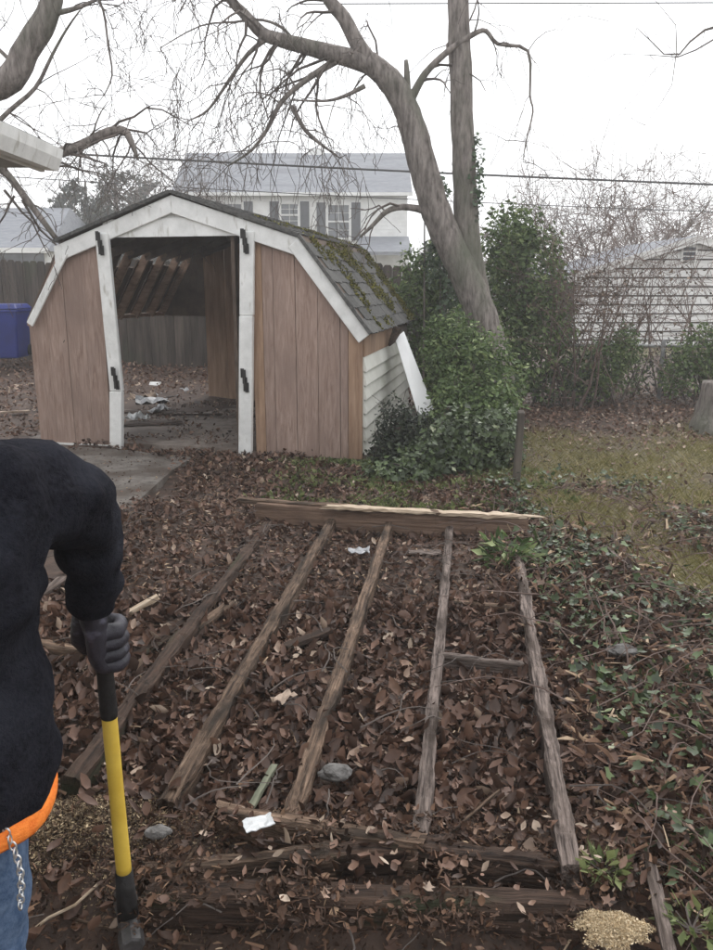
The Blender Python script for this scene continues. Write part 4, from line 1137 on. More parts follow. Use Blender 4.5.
thicket((4.9, 11.3), 'bare sapling clump at the right below the garage vent', 4, 2.3, .5, leaves=80, low=700, lowmat='darkbush')
thicket((5.6, 11.6), 'bare shrub at the far right edge of the wire fence', 5, 2.4, .5, leaves=120, low=700, lowmat='bush')
shrub('evergreen_shrub', (4.75, 10.7), [(4.6, 10.7, .75, .35, .3, .35), (4.9, 10.6, .55, .4, .3, .40), (4.35, 10.7, .45, .3, .3, .3), (5.1, 10.6, .9, .25, .25, .3)], 3200, (.04, .085), MAT['bush'], 'loose green shrub at the right in front of the garage wall', bare=6)
shrub('evergreen_shrub', (3.45, 10.9), [(3.35, 10.8, .55, .30, .25, .4), (3.6, 10.8, .8, .2, .2, .3), (3.05, 10.8, .4, .3, .25, .35)], 2600, (.04, .08), MAT['bush'], 'small bright green shrub behind the wire fence rail', bare=3)
# stump at the right edge
stp = G(712, 432)
stm = trunk_mesh([stp + Vector((0, 0, -.1)), stp + Vector((0, 0, .05)), stp + Vector((.01, .01, .2)), stp + Vector((.02, .02, .42)), stp + Vector((.02, .02, .56))], [.30, .25, .19, .17, .165], 18, 4, .22).build('tree_stump', MAT['bark'], None, True)
tag(stm, 'grey tree stump at the right edge of the lawn', 'stump')

# ------------------------------------------------------------------ wire fence on the right
wf = thing('wire_fence', Vector((2.6, 11.0, 0)), 'low chain-link fence with steel top rail in front of the garage', 'fence')
fa, fb = Vector((2.7, 11.05, 0)), Vector((7.2, 11.15, 0))
RZ = .80
mb = MB().tube([fa + Vector((0, 0, RZ)), fb + Vector((0, 0, RZ - .04))], .022, 8); mb.build('top_rail', MAT['steel'], wf, True)
for k in range(4):
    p = fa.lerp(fb, k / 3)
    MB().tube([Vector((p.x, p.y - .03, -.1)), Vector((p.x, p.y - .03, RZ + .05)), Vector((p.x, p.y - .03, RZ + .08))], [.03, .03, .012], 8).build('post', MAT['steel'], wf, True)
mb = MB()
step = .07
n = int(4.5 / step)
for k in range(n):
    for sgn in (1, -1):
        x0 = fa.x + k * step; x1 = x0 + sgn * .72
        if x1 < fa.x or x1 > fb.x: continue
        mb.tube([Vector((x0, 11.08, .04)), Vector((x1, 11.08, .76))], .0009, 3, cap=False)
mb.build('wire_mesh', MAT['steel'], wf)
# short post beside the leafy shrub
pp = G(516, 492)
o = bevel(MB().hexa([(pp.x - .03, pp.y, -.1), (pp.x + .03, pp.y, -.1), (pp.x + .03, pp.y + .06, -.1), (pp.x - .03, pp.y + .06, -.1), (pp.x + .01, pp.y + .08, .62), (pp.x + .06, pp.y + .08, .62), (pp.x + .06, pp.y + .13, .64), (pp.x + .01, pp.y + .13, .64)]).build('fence_post', MAT['fence']), .005)
tag(o, 'leaning grey wooden post at the right edge of the leafy shrub', 'post')

# ------------------------------------------------------------------ wooden fence behind the shed
wfce = thing('board_fence', Vector((-4, 13.5, .2)), 'tall dark wooden board fence behind the shed', 'fence')
pa, pb = Vector((-11.5, 15.9, 0)), Vector((1.2, 12.6, 0))
L_ = (pb - pa).length; fd = (pb - pa).normalized(); fn2 = Vector((-fd.y, fd.x, 0))
k = 0; t = 0
while t < L_:
    wd = random.uniform(.135, .15)
    p = pa + fd * t; zb = float(gz(p.x, p.y)) - .05; h_ = 1.78 + random.uniform(-.025, .025)
    q = p + fd * wd
    c1, c2 = .022, -.022
    poly = [(p, zb), (q, zb), (q, zb + h_ - .04), (q - fd * .03, zb + h_), (p + fd * .03, zb + h_), (p, zb + h_ - .04)]
    off = fn2 * random.uniform(-.006, .006)
    MB().prism([Vector((a.x, a.y, z)) + off for a, z in poly], [Vector((a.x, a.y, z)) + off + fn2 * .02 for a, z in poly]).build('board', MAT['fence'], wfce)
    t += wd + random.uniform(.004, .012)
for z in (.35, 1.35):
    zb = .25
    MB().prism([pa + fn2 * .03 + Vector((0, 0, zb + z)), pb + fn2 * .03 + Vector((0, 0, zb - .1 + z)), pb + fn2 * .03 + Vector((0, 0, zb - .02 + z)), pa + fn2 * .03 + Vector((0, 0, zb + .08 + z))],
               [pa + fn2 * .07 + Vector((0, 0, zb + z)), pb + fn2 * .07 + Vector((0, 0, zb - .1 + z)), pb + fn2 * .07 + Vector((0, 0, zb - .02 + z)), pa + fn2 * .07 + Vector((0, 0, zb + .08 + z))]).build('rail', MAT['fence'], wfce)
# blue bin
bc = P(6, 356, 13.4)
bz = bc.z
binr = thing('blue_bin', bc, 'blue plastic bin at the left edge before the board fence', 'bin')
def taper(mb, c, w0, d0, w1, d1, z0, z1):
    mb.hexa([(c.x - w0, c.y - d0, z0), (c.x + w0, c.y - d0, z0), (c.x + w0, c.y + d0, z0), (c.x - w0, c.y + d0, z0), (c.x - w1, c.y - d1, z1), (c.x + w1, c.y - d1, z1), (c.x + w1, c.y + d1, z1), (c.x - w1, c.y + d1, z1)])
mb = MB(); taper(mb, bc, .30, .25, .36, .31, bz - .02, bz + .76); bevel(mb.build('body', MAT['bin'], binr), .03, 3)
mb = MB(); taper(mb, bc, .375, .325, .375, .325, bz + .72, bz + .765); bevel(mb.build('rim', MAT['bin'], binr), .012, 2)
mb = MB(); taper(mb, bc, .385, .335, .33, .28, bz + .77, bz + .85); bevel(mb.build('lid', MAT['bin'], binr), .02, 2)
mb = MB().tube([Vector((bc.x - .25, bc.y + .36, bz + .74)), Vector((bc.x + .25, bc.y + .36, bz + .74))], .018, 8); mb.build('handle', MAT['bin'], binr)
for s_ in (-1, 1):
    MB().tube([Vector((bc.x + s_ * .27, bc.y + .22, bz + .09)), Vector((bc.x + s_ * .33, bc.y + .22, bz + .09))], .09, 14).build('wheel', MAT['rubber'], binr)
# low litter heap in front of the bin, pale board lying by the shed
loose('pale board lying on the ground left of the shed', (-30, 413), (30, 410), .10, .08, .07, .025, MAT['shred'], 41)
loose('long grey board lying flat beyond the concrete left of the shed', (-60, 398), (28, 404), .12, .08, .14, .03, MAT['joist_grey'], 42)

# ------------------------------------------------------------------ buildings
def gable_box(root, mat, x0, x1, y0, y1, z0, z1, name='wall'):
    return MB().box(x0, x1, y0, y1, z0, z1).build(name, mat, root)
# two-storey house behind
HY = 40.0
hx0, hx1 = P(172, 190, HY).x, P(412, 190, HY).x
ze = P(300, 196, HY).z; zrdg = P(300, 157, HY + 4).z
house = thing('white_house', Vector(((hx0 + hx1) / 2, HY, .4)), 'white two-storey house with grey roof and dark shutters behind the shed', 'house')
# lap-sided front wall as stepped boards
nbd = int((ze - .4) / .18)
for k in range(nbd):
    z = .4 + k * .18
    if z + .18 < 1.8: continue
    MB().prism([Vector((hx0 + .2, HY - .012, z)), Vector((hx1 - .2, HY - .012, z)), Vector((hx1 - .2, HY + .01, z)), Vector((hx0 + .2, HY + .01, z))],
               [Vector((hx0 + .2, HY + .001, z + .18)), Vector((hx1 - .2, HY + .001, z + .18)), Vector((hx1 - .2, HY + .01, z + .18)), Vector((hx0 + .2, HY + .01, z + .18))]).build('siding_board', MAT['farwall'], house)
MB().box(hx0 + .22, hx1 - .22, HY + .011, HY + 7.6, .3, ze).build('wall', MAT['farwall'], house)
for s_ in (0, 1):
    xx = (hx0 + .21, hx1 - .21)[s_]
    MB().prism([Vector((xx - .02, HY, ze)), Vector((xx - .02, HY + 7.6, ze)), Vector((xx - .02, HY + 3.8, zrdg - .15))], [Vector((xx + .02, HY, ze)), Vector((xx + .02, HY + 7.6, ze)), Vector((xx + .02, HY + 3.8, zrdg - .15))]).build('gable', MAT['farwall'], house)
ov = .35
rf = MB().prism([Vector((hx0, HY - ov, ze - .02)), Vector((hx0, HY + 3.8, zrdg)), Vector((hx0, HY + 7.6 + ov, ze - .02)), Vector((hx0, HY + 7.6 + ov, ze + .12)), Vector((hx0, HY + 3.8, zrdg + .16)), Vector((hx0, HY - ov, ze + .12))],
                [Vector((hx1, HY - ov, ze - .02)), Vector((hx1, HY + 3.8, zrdg)), Vector((hx1, HY + 7.6 + ov, ze - .02)), Vector((hx1, HY + 7.6 + ov, ze + .12)), Vector((hx1, HY + 3.8, zrdg + .16)), Vector((hx1, HY - ov, ze + .12))]).build('roof', MAT['farroof'], house)
MB().box(hx0, hx1, HY - ov - .11, HY - ov - .005, ze - .03, ze + .12).build('gutter', MAT['farwall'], house)
vp = P(306, 186, HY + 1); MB().tube([vp - Vector((0, 0, .5)), vp + Vector((0, 0, .15))], .12, 8).build('roof_vent', MAT['farwall'], house)
vp = P(316, 158, HY + 3.7)
MB().box(vp.x - .4, vp.x + .4, HY + 3.6, HY + 4.1, zrdg - .2, zrdg + .35).build('chimney', MAT['farwall'], house)
def far_window(px0, px1, py0, py1, shut=.42, rows=2, cols=2):
    a, b = P(px0, py0, HY), P(px1, py1, HY)
    x0, x1, z1, z0 = a.x, b.x, a.z, b.z
    y = HY - .03
    f = MB()
    t = .09
    for bx in ((x0, x1, z0, z0 + t), (x0, x1, z1 - t, z1), (x0, x0 + t, z0 + t, z1 - t), (x1 - t, x1, z0 + t, z1 - t), (x0 + t, x1 - t, (z0 + z1) / 2 - .03, (z0 + z1) / 2 + .03)):
        f.box(bx[0], bx[1], y - .04, y + .02, bx[2], bx[3])
    wnd = f.build('window', MAT['farwall'], house)
    for half in ((z0 + t, (z0 + z1) / 2 - .03), ((z0 + z1) / 2 + .03, z1 - t)):
        wd = (x1 - x0 - 2 * t) / cols; hh = (half[1] - half[0]) / rows
        for r in range(rows):
            for c_ in range(cols):
                MB().box(x0 + t + c_ * wd + .015, x0 + t + (c_ + 1) * wd - .015, y - .005, y + .01, half[0] + r * hh + .015, half[0] + (r + 1) * hh - .015).build('pane', MAT['glass'], wnd)
    for sx in (x0 - shut - .03, x1 + .03):
        MB().box(sx, sx + shut, y - .035, y + .0, z0 - .02, z1 + .02).build('shutter', MAT['shutter'], house)
far_window(279, 300, 202, 228)
far_window(326, 351, 203, 240)
far_window(222, 244, 202, 228)
far_window(188, 206, 202, 228)
# lower roof in front of the ground floor
qa, qb = P(358, 239, HY - 2.5), P(412, 239, HY - 2.5)
MB().prism([Vector((qa.x, HY - 2.6, qa.z - .55)), Vector((qa.x, HY - .02, qa.z + .25)), Vector((qa.x, HY - .02, qa.z + .1)), Vector((qa.x, HY - 2.6, qa.z - .7))],
           [Vector((qb.x, HY - 2.6, qa.z - .55)), Vector((qb.x, HY - .02, qa.z + .25)), Vector((qb.x, HY - .02, qa.z + .1)), Vector((qb.x, HY - 2.6, qa.z - .7))]).build('porch_roof', MAT['farroof'], house)
for xx in (qa.x + .2, qb.x - .2):
    MB().box(xx - .08, xx + .08, HY - 2.45, HY - 2.29, .3, qa.z - .6).build('porch_post', MAT['farwall'], house)

# white board garage on the right
GY = 21.0
gpk = P(697, 239, GY); gl = P(572, 276, GY); 
half = gpk.x - gl.x
gx0, gx1 = gl.x + .1, gpk.x + half - .1
gze, gzp = gl.z, gpk.z
gar = thing('board_garage', Vector((gpk.x, GY, 0)), 'white horizontal-board garage gable behind the bare shrubs at right', 'garage')
MB().prism([Vector((gx0 + .02, GY + .02, -.1)), Vector((gx1 - .02, GY + .02, -.1)), Vector((gx1 - .02, GY + .02, gze)), Vector((gpk.x, GY + .02, gzp - .08)), Vector((gx0 + .02, GY + .02, gze))],
           [Vector((gx0 + .02, GY + 6, -.1)), Vector((gx1 - .02, GY + 6, -.1)), Vector((gx1 - .02, GY + 6, gze)), Vector((gpk.x, GY + 6, gzp - .08)), Vector((gx0 + .02, GY + 6, gze))]).build('wall', MAT['fence'], gar)
z = .0
while z < gzp - .2:
    z1 = min(z + .185, gzp - .08)
    def span(zv):
        if zv <= gze: return gx0, gx1
        f_ = (zv - gze) / (gzp - gze)
        return gx0 + (gpk.x - gx0) * f_, gx1 - (gx1 - gpk.x) * f_
    a0, a1 = span(z); b0_, b1_ = span(z1)
    yb, yt = GY - .035 + random.uniform(-.004, .004), GY + .005
    MB().prism([Vector((a0, yb, z)), Vector((a1, yb, z)), Vector((b1_, yt, z1)), Vector((b0_, yt, z1))], [Vector((a0, GY + .015, z)), Vector((a1, GY + .015, z)), Vector((b1_, GY + .015, z1)), Vector((b0_, GY + .015, z1))]).build('siding_board', MAT['garagewall'], gar)
    z += .225
for s_ in (0, 1):
    e0 = Vector((gx0 - .25, GY - .15, gze - .07)) if s_ == 0 else Vector((gx1 + .25, GY - .15, gze - .07))
    pk3 = Vector((gpk.x, GY - .15, gzp))
    up = Vector((0, 0, .09)); bk = Vector((0, 6.3, 0))
    MB().hexa([e0, pk3, pk3 + bk, e0 + bk, e0 + up, pk3 + up, pk3 + up + bk, e0 + up + bk]).build('roof', MAT['farroof'], gar)
    fr = Vector((0, -.03, 0))
    MB().hexa([e0 + fr - up * 1.2, pk3 + fr - up * 1.2, pk3 - up * 1.2 - fr * .3, e0 - up * 1.2 - fr * .3, e0 + fr + up, pk3 + fr + up, pk3 + up - fr * .1, e0 + up - fr * .1]).build('rake_trim', MAT['garagewall'], gar)
va = P(688, 250, GY)
MB().box(va.x - .18, va.x + .22, GY - .07, GY - .04, va.z - .28, va.z + .12).build('vent_frame', MAT['garagewall'], gar)
for k in range(3):
    MB().box(va.x - .13, va.x + .17, GY - .09, GY - .071, va.z - .25 + k * .115, va.z - .17 + k * .115).build('vent_slat', MAT['shutter'], gar)

# pale neighbour house at the left, beyond the fence
NY = 30.0
na = P(-60, 250, NY); nb_ = P(52, 250, NY)
nzE = P(0, 250, NY).z; nzR = P(0, 208, NY + 4).z
nh = thing('neighbour_house', Vector(((na.x + nb_.x) / 2, NY, .4)), 'low white house with pale blue-grey roof beyond the fence at left', 'house')
MB().box(na.x - 6, nb_.x - .2, NY, NY + 8, .2, nzE).build('wall', MAT['farwall'], nh)
MB().prism([Vector((na.x - 6.3, NY - .4, nzE - .05)), Vector((na.x - 6.3, NY + 4, nzR)), Vector((na.x - 6.3, NY + 8.4, nzE - .05))], [Vector((nb_.x, NY - .4, nzE - .05)), Vector((nb_.x - .6, NY + 4, nzR)), Vector((nb_.x, NY + 8.4, nzE - .05))]).build('roof', MAT['farroof'], nh)
MB().box(na.x - 6.3, nb_.x, NY - .5, NY - .41, nzE - .12, nzE + .06).build('gutter', MAT['farwall'], nh)
for px in (8, 32):
    c_ = P(px, 262, NY)
    MB().box(c_.x - .45, c_.x + .45, NY - .05, NY - .01, c_.z - .6, c_.z + .35).build('window', MAT['glass'], nh)

# corner of the house on the left with its gutter
hl = thing('left_house', Vector((-2.6, 2.0, 0)), 'corner of a house eave with white gutter at the upper left', 'house')
EX = -1.74; EY = 5.02; EZ = 2.375
MB().box(-7.0, -2.35, -4.0, 4.55, -.2, 2.30).build('wall', MAT['siding'], hl)
MB().box(-7.0, EX - .10, -4.3, EY - .03, 2.27, 2.29).build('soffit', MAT['soffit'], hl)
MB().box(EX - .13, EX - .105, -4.3, EY, 2.25, 2.38).build('fascia', MAT['white'], hl)
# gutter: an open trough
gq = [(EX - .10, 2.375), (EX - .10, 2.26), (EX - .03, 2.255), (EX + .0, 2.32), (EX + .012, 2.375), (EX - .004, 2.375), (EX - .012, 2.33), (EX - .035, 2.268), (EX - .088, 2.272), (EX - .088, 2.375)]
MB().prism([Vector((x, -4.3, z)) for x, z in gq], [Vector((x, EY, z)) for x, z in gq]).build('gutter', MAT['white'], hl)
gq2 = gq[:5]
MB().prism([Vector((x, EY + .002, z)) for x, z in gq2], [Vector((x, EY + .008, z)) for x, z in gq2]).build('gutter_end', MAT['white'], hl)
MB().prism([Vector((EX - .06, -4.35, 2.385)), Vector((EX - .06, -4.35, 2.41)), Vector((-4.6, -4.35, 3.45)), Vector((-4.6, -4.35, 3.42))], [Vector((EX - .06, EY + .03, 2.385)), Vector((EX - .06, EY + .03, 2.41)), Vector((-4.6, EY + .03, 3.45)), Vector((-4.6, EY + .03, 3.42))]).build('roof', MAT['shingle'], hl)
MB().prism([Vector((EX - .14, EY - .02, 2.28)), Vector((EX - .14, EY - .02, 2.38)), Vector((-4.6, EY - .02, 3.40)), Vector((-4.6, EY - .02, 2.28))], [Vector((EX - .14, EY, 2.28)), Vector((EX - .14, EY, 2.38)), Vector((-4.6, EY, 3.40)), Vector((-4.6, EY, 2.28))]).build('rake_board', MAT['white'], hl)

# ------------------------------------------------------------------ wires
def wire(pa_, pb_, Ya, Yb, sag, r, label):
    A, B = P(*pa_, Ya), P(*pb_, Yb)
    pts = []
    for i in range(25):
        t = i / 24
        p = A.lerp(B, t); p.z -= sag * 4 * t * (1 - t); pts.append(p)
    return tag(MB().tube(pts, r, 6).build('overhead_cable', MAT['cable'], None, True), label, 'cable', 'overhead cables')
wire((-250, 134), (950, 193), 22, 20, .12, .026, 'thick black cable crossing the sky behind the tree trunks')
wire((300, 4), (950, 2), 16, 16, .0, .010, 'thin cable at the very top edge of the sky')
wire((-250, 158), (950, 219), 24, 21, .2, .012, 'thinner cable running just below the thick black one')

# ------------------------------------------------------------------ far trees
def conifer(base, h, r, n, label, mat='conifer'):
    base = Vector(base)
    root = thing('evergreen_tree', base, label, 'tree', 'dark trees beyond the fence')
    MB().tube([base, base + Vector((0, 0, h * .6)), base + Vector((.1, 0, h * .95))], [.25, .16, .03], 8).build('trunk', MAT['bark'], root)
    bl = []
    rs2 = random.Random(len(label))
    for k in range(16):
        t = k / 15
        rr = r * (1 - .75 * t) * rs2.uniform(.35, .6)
        a_ = rs2.uniform(0, 6.28); q = r * (1 - .8 * t) * .6
        bl.append((base.x + q * math.cos(a_), base.y + q * math.sin(a_), base.z + .6 + t * (h - 1.1), rr, rr, rr * .8))
    P_, N_ = blob_points(bl, n, .8)
    scatter('crown', P_, RNG.uniform(.12, .34, len(P_)), [T_LEAF, T_CHIP, T_OVAL], MAT[mat], root, None, N_, .9)
for px, pyt, Y, rr, lab in ((82, 172, 36, 2.0, 'dark conifer beyond the fence, left of the shed peak'), (112, 160, 40, 2.4, 'rounder dark evergreen between the left eave and shed peak'),
                            (58, 186, 38, 1.6, 'low dark evergreen just under the left house eave'), (142, 168, 43, 2.2, 'dark evergreen behind the brown bare tree by the shed peak')):
    tp_ = P(px, pyt, Y)
    conifer((tp_.x, Y, .4), tp_.z - .4, rr * 1.5, 9000, lab)
def baretree(base, h, label, n=7, seed=1, mat='twig', spread=.5, r0=.08, minr=.008, grp='bare trees far behind', lev=3):
    base = Vector(base)
    root = thing('bare_tree', base, label, 'tree', grp)
    rs2 = random.Random(seed)
    MB().tube([base - Vector((0, 0, .2)), base + Vector((.05, 0, h * .3)), base + Vector((.1, 0, h * .55))], [r0 * 1.5, r0 * 1.2, r0 * .6], 8).build('trunk', MAT['bark'], root)
    mb = MB()
    for k in range(n):
        st = base + Vector((.05, 0, h * rs2.uniform(.12, .5)))
        wander(mb, st, Vector((rs2.gauss(0, spread), rs2.gauss(0, spread), 1)), h * rs2.uniform(.4, .6), r0 * .5, lev, -.02, .8, 6, 4, minr, (3, 5), rs2)
    mb.build('crown', MAT[mat], root)
for i, (px, pyt, Y, lab) in enumerate(((138, 158, 34, 'brown bushy bare tree directly left of the shed peak'), (158, 172, 37, 'smaller bare tree behind the shed peak by the house roof'),
                                      (20, 178, 42, 'bare tree over the neighbour house roof at far left'),
                                      (560, 205, 27, 'bare tree right of the evergreen shrub against the white sky'), (600, 196, 30, 'bare tree above the left part of the garage roof'),
                                      (640, 190, 28, 'tall bare tree above the middle of the garage roof'), (672, 196, 32, 'bare tree left of the garage peak'), (706, 204, 30, 'bare tree at the right edge above the garage'),
                                      (530, 208, 33, 'far bare tree seen just right of the straight trunk'), (620, 215, 38, 'hazy bare tree far behind the garage roof'))):
    tp_ = P(px, pyt, Y)
    baretree((tp_.x, Y, .3), tp_.z, lab, 6, 30 + i, 'twigred' if i % 2 else 'twig', lev=3)
# far-off wood closing the horizon
def far_wood():
    n = 16000
    x = RNG.uniform(-95, 95, n); y = RNG.uniform(58, 78, n)
    top_ = 3.6 + 1.3 * np.sin(x * .31) + .9 * np.sin(x * .83 + 1) + .5 * np.sin(x * 2.1)
    z = .2 + top_ * RNG.random(n)
    scatter('far_wood', np.stack([x, y, z], 1), RNG.uniform(.25, .7, n), [T_OVAL, T_CHIP, T_CURL], MAT['brownleaf'], None, 'stuff', np.tile([0, -1., .2], (n, 1)), .9, rnd=RNG.random(n) * .6)
far_wood()

# ------------------------------------------------------------------ the person at the left
def skin(name, verts, edges, radii, mat, parent, sub=2, fold=0.0, fscale=9, root=0):
    me = bpy.data.meshes.new(name)
    me.from_pydata([tuple(v) for v in verts], edges, [])
    o = bpy.data.objects.new(name, me); col.objects.link(o)
    m = o.modifiers.new('skin', 'SKIN'); m.use_smooth_shade = True
    for i, r in enumerate(radii):
        sv = me.skin_vertices[0].data[i]
        sv.radius = (r, r) if isinstance(r, (int, float)) else r
        sv.use_root = (i in root) if isinstance(root, set) else (i == root)
    s_ = o.modifiers.new('sub', 'SUBSURF'); s_.levels = sub; s_.render_levels = sub
    dg = bpy.context.evaluated_depsgraph_get()
    me2 = bpy.data.meshes.new_from_object(o.evaluated_get(dg))
    bpy.data.objects.remove(o)
    me2.name = name
    if fold:
        me2.update()
        nr = [v.normal.copy() for v in me2.vertices]
        for v, n in zip(me2.vertices, nr):
            q = v.co * fscale
            v.co += n * fold * (mnoise.noise(Vector((q.x, q.y, q.z * 1.6))) + .5 * mnoise.noise(q * 2.3))
    me2.materials.clear()
    me2.polygons.foreach_set('use_smooth', [True] * len(me2.polygons))
    return link(name, me2, mat, parent)
per = thing('person', Vector((-.80, 1.22, -.05)), 'person in dark fleece, orange hem and jeans gripping a sledgehammer', 'person')
V3 = Vector
hip, waist, chest, neck = V3((-.75, 1.20, .78)), V3((-.75, 1.21, .98)), V3((-.76, 1.22, 1.15)), V3((-.80, 1.27, 1.33))
head = V3((-.84, 1.31, 1.47)); crown = V3((-.85, 1.32, 1.57))
sR, eRt, wR = P(6, 497, 1.27), P(86, 505, 1.47), P(93, 596, 1.555)
sL, eLt, wL = V3((-.98, 1.26, 1.24)), V3((-1.10, 1.36, 1.0)), V3((-1.02, 1.56, .90))
hRr, kR, aR = V3((-.68, 1.20, .80)), V3((-.68, 1.20, .44)), V3((-.69, 1.17, .02))
hLl, kL, aL = V3((-.90, 1.20, .80)), V3((-.93, 1.26, .44)), V3((-.95, 1.22, .02))
# body: head, neck and trunk, arms, legs in one skin
bv = [hip, waist, chest, neck, head, crown, sR, eRt, wR, sL, eLt, wL, hRr, kR, aR, hLl, kL, aL, head + V3((0, .06, -.04))]
be = [(0, 1), (1, 2), (2, 3), (3, 4), (4, 5), (2, 6), (6, 7), (7, 8), (2, 9), (9, 10), (10, 11), (0, 12), (12, 13), (13, 14), (0, 15), (15, 16), (16, 17), (4, 18)]
brd = [.13, .125, .13, .055, .085, .06, .06, .045, .03, .06, .045, .03, .08, .06, .04, .08, .06, .04, .05]
body = skin('body', bv, be, brd, MAT['skin'], per)
# face details
MB().tube([head + V3((.0, .10, .03)), head + V3((.0, .122, -.005)), head + V3((.0, .10, -.02))], [.008, .016, .012], 8).build('nose', MAT['skin'], per, True)
for s_ in (-1, 1):
    MB().tube([head + V3((s_ * .03, .075, .028)), head + V3((s_ * .03, .092, .028))], [.013, .008], 8).build('eye', MAT['white'], per, True)
    MB().tube([head + V3((s_ * .085, .0, .02)), head + V3((s_ * .098, -.01, .0)), head + V3((s_ * .088, .0, -.02))], [.008, .014, .008], 6).build('ear', MAT['skin'], per, True)
MB().tube([head + V3((-.025, .09, -.045)), head + V3((0, .098, -.047)), head + V3((.025, .09, -.045))], [.004, .007, .004], 6).build('mouth', MAT['skin'], per, True)
skin('knit_cap', [head + V3((0, -.01, .035)), crown + V3((0, -.01, .0))], [(0, 1)], [.105, .09], MAT['hood'], per)
# fleece jacket
jv = [V3((-.74, 1.20, .60)), V3((-.74, 1.205, .90)), V3((-.755, 1.21, 1.04)), V3((-.765, 1.22, 1.15)), V3((-.79, 1.26, 1.31)), sR, sR.lerp(eRt, .55) + V3((0, 0, .012)), eRt + V3((.0, -.01, .0)), eRt.lerp(wR, .55), wR + V3((.002, 0, .008)), wR + (wR - eRt).normalized() * .045,
      sL, eLt, wL + V3((0, 0, .02))]
je = [(0, 1), (1, 2), (2, 3), (3, 4), (3, 5), (5, 6), (6, 7), (7, 8), (8, 9), (9, 10), (3, 11), (11, 12), (12, 13)]
jr = [(.255, .225), (.245, .215), (.222, .20), (.19, .175), (.085, .085), .118, .100, .082, .070, .058, .047, .115, .085, .06]
jacket = skin('fleece_jacket', jv, je, jr, MAT['jacket'], per, 3, .019, 10)
bm = bmesh.new(); bm.from_mesh(jacket.data)
bmesh.ops.bisect_plane(bm, geom=bm.verts[:] + bm.edges[:] + bm.faces[:], plane_co=(0, 0, .755), plane_no=(0, 0, -1), clear_outer=False)
bmesh.ops.delete(bm, geom=[v for v in bm.verts if v.co.z < .7549 and abs(v.co.x + .74) < .33 and v.co.x > -1.0], context='VERTS')
rim = [v.co.copy() for v in bm.verts if abs(v.co.z - .755) < .0006]
bm.to_mesh(jacket.data); bm.free()
# knitted orange hem turned in under the jacket's lower edge
cxm = sum(p.x for p in rim) / len(rim); cym = sum(p.y for p in rim) / len(rim)
_a = np.array([math.atan2(p.y - cym, p.x - cxm) for p in rim]); _r = np.array([math.hypot(p.y - cym, p.x - cxm) for p in rim])
_o = np.argsort(_a); _t = np.linspace(-math.pi, math.pi, 64, endpoint=False)
_q = np.interp(_t, _a[_o], _r[_o], period=2 * math.pi)
_q = sum(np.roll(_q, k) for k in range(-2, 3)) / 5
rim = [V3((cxm + q_ * math.cos(t_), cym + q_ * math.sin(t_), .755)) for q_, t_ in zip(_q, _t)]
mb = MB(); nseg = len(rim)
for dz_, k_ in ((.012, .985), (.0, 1.012), (-.014, 1.022), (-.028, 1.015), (-.036, .985), (-.034, .93)):
    mb.v += [(cxm + (p.x - cxm) * k_, cym + (p.y - cym) * k_, p.z + dz_ + .004 * math.sin(9 * math.atan2(p.y - cym, p.x - cxm))) for p in rim]
for k in range(5):
    for i in range(nseg):
        mb.f.append((k * nseg + i, (k + 1) * nseg + i, (k + 1) * nseg + (i + 1) % nseg, k * nseg + (i + 1) % nseg))
hem = mb.build('orange_hem', MAT['orange'], per, True)
# jeans
jn = skin('jeans', [V3((-.75, 1.20, .86)), V3((-.75, 1.20, .76)), hRr + V3((.02, 0, -.06)), kR, aR + V3((0, 0, .06)), hLl + V3((0, 0, -.06)), kL, aL + V3((0, 0, .06))],
          [(0, 1), (1, 2), (2, 3), (3, 4), (1, 5), (5, 6), (6, 7)], [.17, .165, .115, .09, .075, .115, .09, .075], MAT['jeans'], per, 3, .008, 12)
# wallet chain hanging on the right leg: links
p0, p1 = P(3, 826, 1.10), P(20, 905, 1.10)
def torus_link(c, ax, up_, r1, r2, mb):
    ax = ax.normalized(); up_ = (up_ - ax * up_.dot(ax)).normalized()
    pts = [c + ax * math.cos(t) * r1 * 1.5 + up_ * math.sin(t) * r1 for t in np.linspace(0, 2 * math.pi, 11)]
    mb.tube(pts, r2, 5, cap=False)
for k in range(13):
    t = k / 12
    c_ = p0.lerp(p1, t) + V3((.012 * math.sin(math.pi * t), 0, 0))
    mb = MB(); torus_link(c_, p1 - p0, V3((1, 0, 0)) if k % 2 else V3((0, 1, 0)), .0055, .0017, mb)
    mb.build('chain_link', MAT['chrome'], jn, True)
# boots
for a_ in (aR, aL):
    skin('boot', [a_ + V3((0, -.02, .10)), a_ + V3((0, -.02, .0)), a_ + V3((.01, .10, -.015)), a_ + V3((.01, .19, -.025))], [(0, 1), (1, 2), (2, 3)], [.06, .058, .05, .038], MAT['boot'], per)
# sledgehammer
hd = G(129, 926, .03); ht = P(99, 610, 1.60)
ax = (ht - hd).normalized()
sl = thing('sledgehammer', hd, 'sledgehammer with yellow handle, black grip and dark steel head', 'sledgehammer')
def hp(px, py):
    """point on the handle's axis nearest this image row"""
    best = min((abs(pix(*[np.array(c) for c in (hd + ax * s)])[1] - py), s) for s in np.linspace(-.05, 1.1, 460))
    return best[1]
s1, s2 = hp(0, 874), hp(0, 712)
Lh = (ht - hd).length
MB().tube([hd + ax * (s1), hd + ax * (s1 + .03), hd + ax * ((s1 + s2) / 2), hd + ax * (s2 - .01), hd + ax * s2], [.0185, .0185, .0175, .0175, .0175], 18).build('handle', MAT['yellow'], sl, True)
MB().tube([hd + ax * (s2 - .012), hd + ax * (s2 + .0), hd + ax * (s2 + .12), hd + ax * (Lh + .0), hd + ax * (Lh + .08), hd + ax * (Lh + .085)], [.0185, .0195, .018, .0185, .021, .012], 16).build('grip', MAT['rubber'], sl, True)
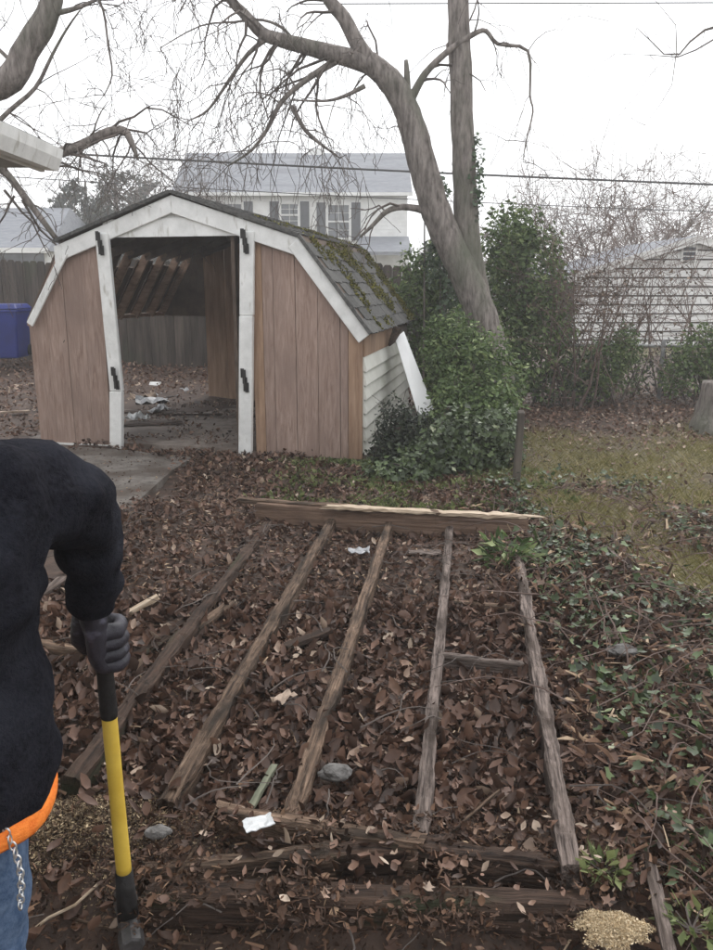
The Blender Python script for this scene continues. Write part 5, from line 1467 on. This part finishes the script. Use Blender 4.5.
MB().tube([hd + ax * .02, hd + ax * (s1 * .6), hd + ax * (s1 + .012)], [.026, .024, .0205], 16).build('collar', MAT['rubber'], sl, True)
hx = V3((.35, -.9, 0)); hx = (hx - ax * hx.dot(ax)).normalized()
hc = hd + ax * .02
prof_h = [(-.085, .024), (-.082, .030), (-.045, .031), (-.03, .027), (.03, .027), (.045, .031), (.082, .030), (.085, .024)]
MB().tube([hc + hx * a for a, r in prof_h], [r for a, r in prof_h], 8).build('head', MAT['sledge'], sl)
# gloves: right closed on the grip, left hanging half open; one chain per finger, from the wrist
def chains(chs, name='glove'):
    vv, ee, rr, roots = [], [], [], []
    for ch in chs:
        k = len(vv); roots.append(k)
        for i, (p, r_) in enumerate(ch):
            vv.append(p); rr.append(r_)
            if i: ee.append((k + i - 1, k + i))
    return skin(name, vv, ee, rr, MAT['glove'], per, 2, .003, 34, root=set(roots))
hc_ = hd + ax * (hp(0, 640))
tow = V3((.25, -.95, 0)); tow = (tow - ax * tow.dot(ax)).normalized()
fw = ax.cross(tow).normalized(); fw = fw if fw.x > 0 else -fw
def rnd_(ang, R_, up_): return hc_ + (tow * math.cos(ang) + fw * math.sin(ang)) * R_ + ax * up_
chs = []
wr0 = wR + V3((0, 0, .035))
for k in range(4):
    up_ = .040 - .027 * k
    chs.append([(wr0 + fw * (.012 - .008 * k), .034), (wR.lerp(rnd_(-.2, .045, up_), .45) + tow * .008, .027), (rnd_(-.15, .046, up_ + .004), .0215), (rnd_(.75, .050, up_), .0195), (rnd_(1.55, .044, up_ - .004), .0175), (rnd_(2.4, .038, up_ - .006), .0155), (rnd_(3.0, .034, up_ - .008), .0125)])
chs.append([(wR + V3((-.01, 0, .0)), .026), (rnd_(-1.0, .046, .05), .022), (rnd_(-1.35, .046, .01), .019), (rnd_(-1.9, .040, -.022), .0165), (rnd_(-2.5, .036, -.04), .0135)])
chains(chs)
chs = []
ac, fd2, cu = V3((.2, -.1, .97)).normalized(), V3((.55, .45, -.70)).normalized(), V3((-.2, .3, -.9)).normalized()
for k in range(4):
    b_ = wL + fd2 * .085 + ac * (.033 - .022 * k); d_ = fd2.copy(); ch = [(wL, .03), (wL.lerp(b_, .6), .022), (b_, .017)]
    q = b_
    for j in range(3):
        d_ = (d_ + cu * .35).normalized(); q = q + d_ * (.036, .026, .02)[j]; ch.append((q, (.015, .014, .012)[j]))
    chs.append(ch)
chs.append([(wL, .024), (wL + fd2 * .035 + ac * .035, .018), (wL + fd2 * .065 + ac * .055, .0155), (wL + fd2 * .09 + ac * .06, .0125)])
chains(chs)

# ------------------------------------------------------------------ thin even haze volume, added in place of lens veil glare
hz_ = MB().box(-280, 280, -70, 430, -1.4, 13).build('haze', None, None, kind='stuff')
m = bpy.data.materials.new('veil_haze'); m.use_nodes = True
n, l = m.node_tree.nodes, m.node_tree.links
n.clear()
o_ = n.new('ShaderNodeOutputMaterial'); pv = n.new('ShaderNodeVolumePrincipled')
pv.inputs['Color'].default_value = (.98, .98, .98, 1)
pv.inputs['Density'].default_value = .0045
pv.inputs['Anisotropy'].default_value = .2
l.new(pv.outputs[0], o_.inputs['Volume'])
hz_.data.materials.append(m)
hz_.display_type = 'WIRE'
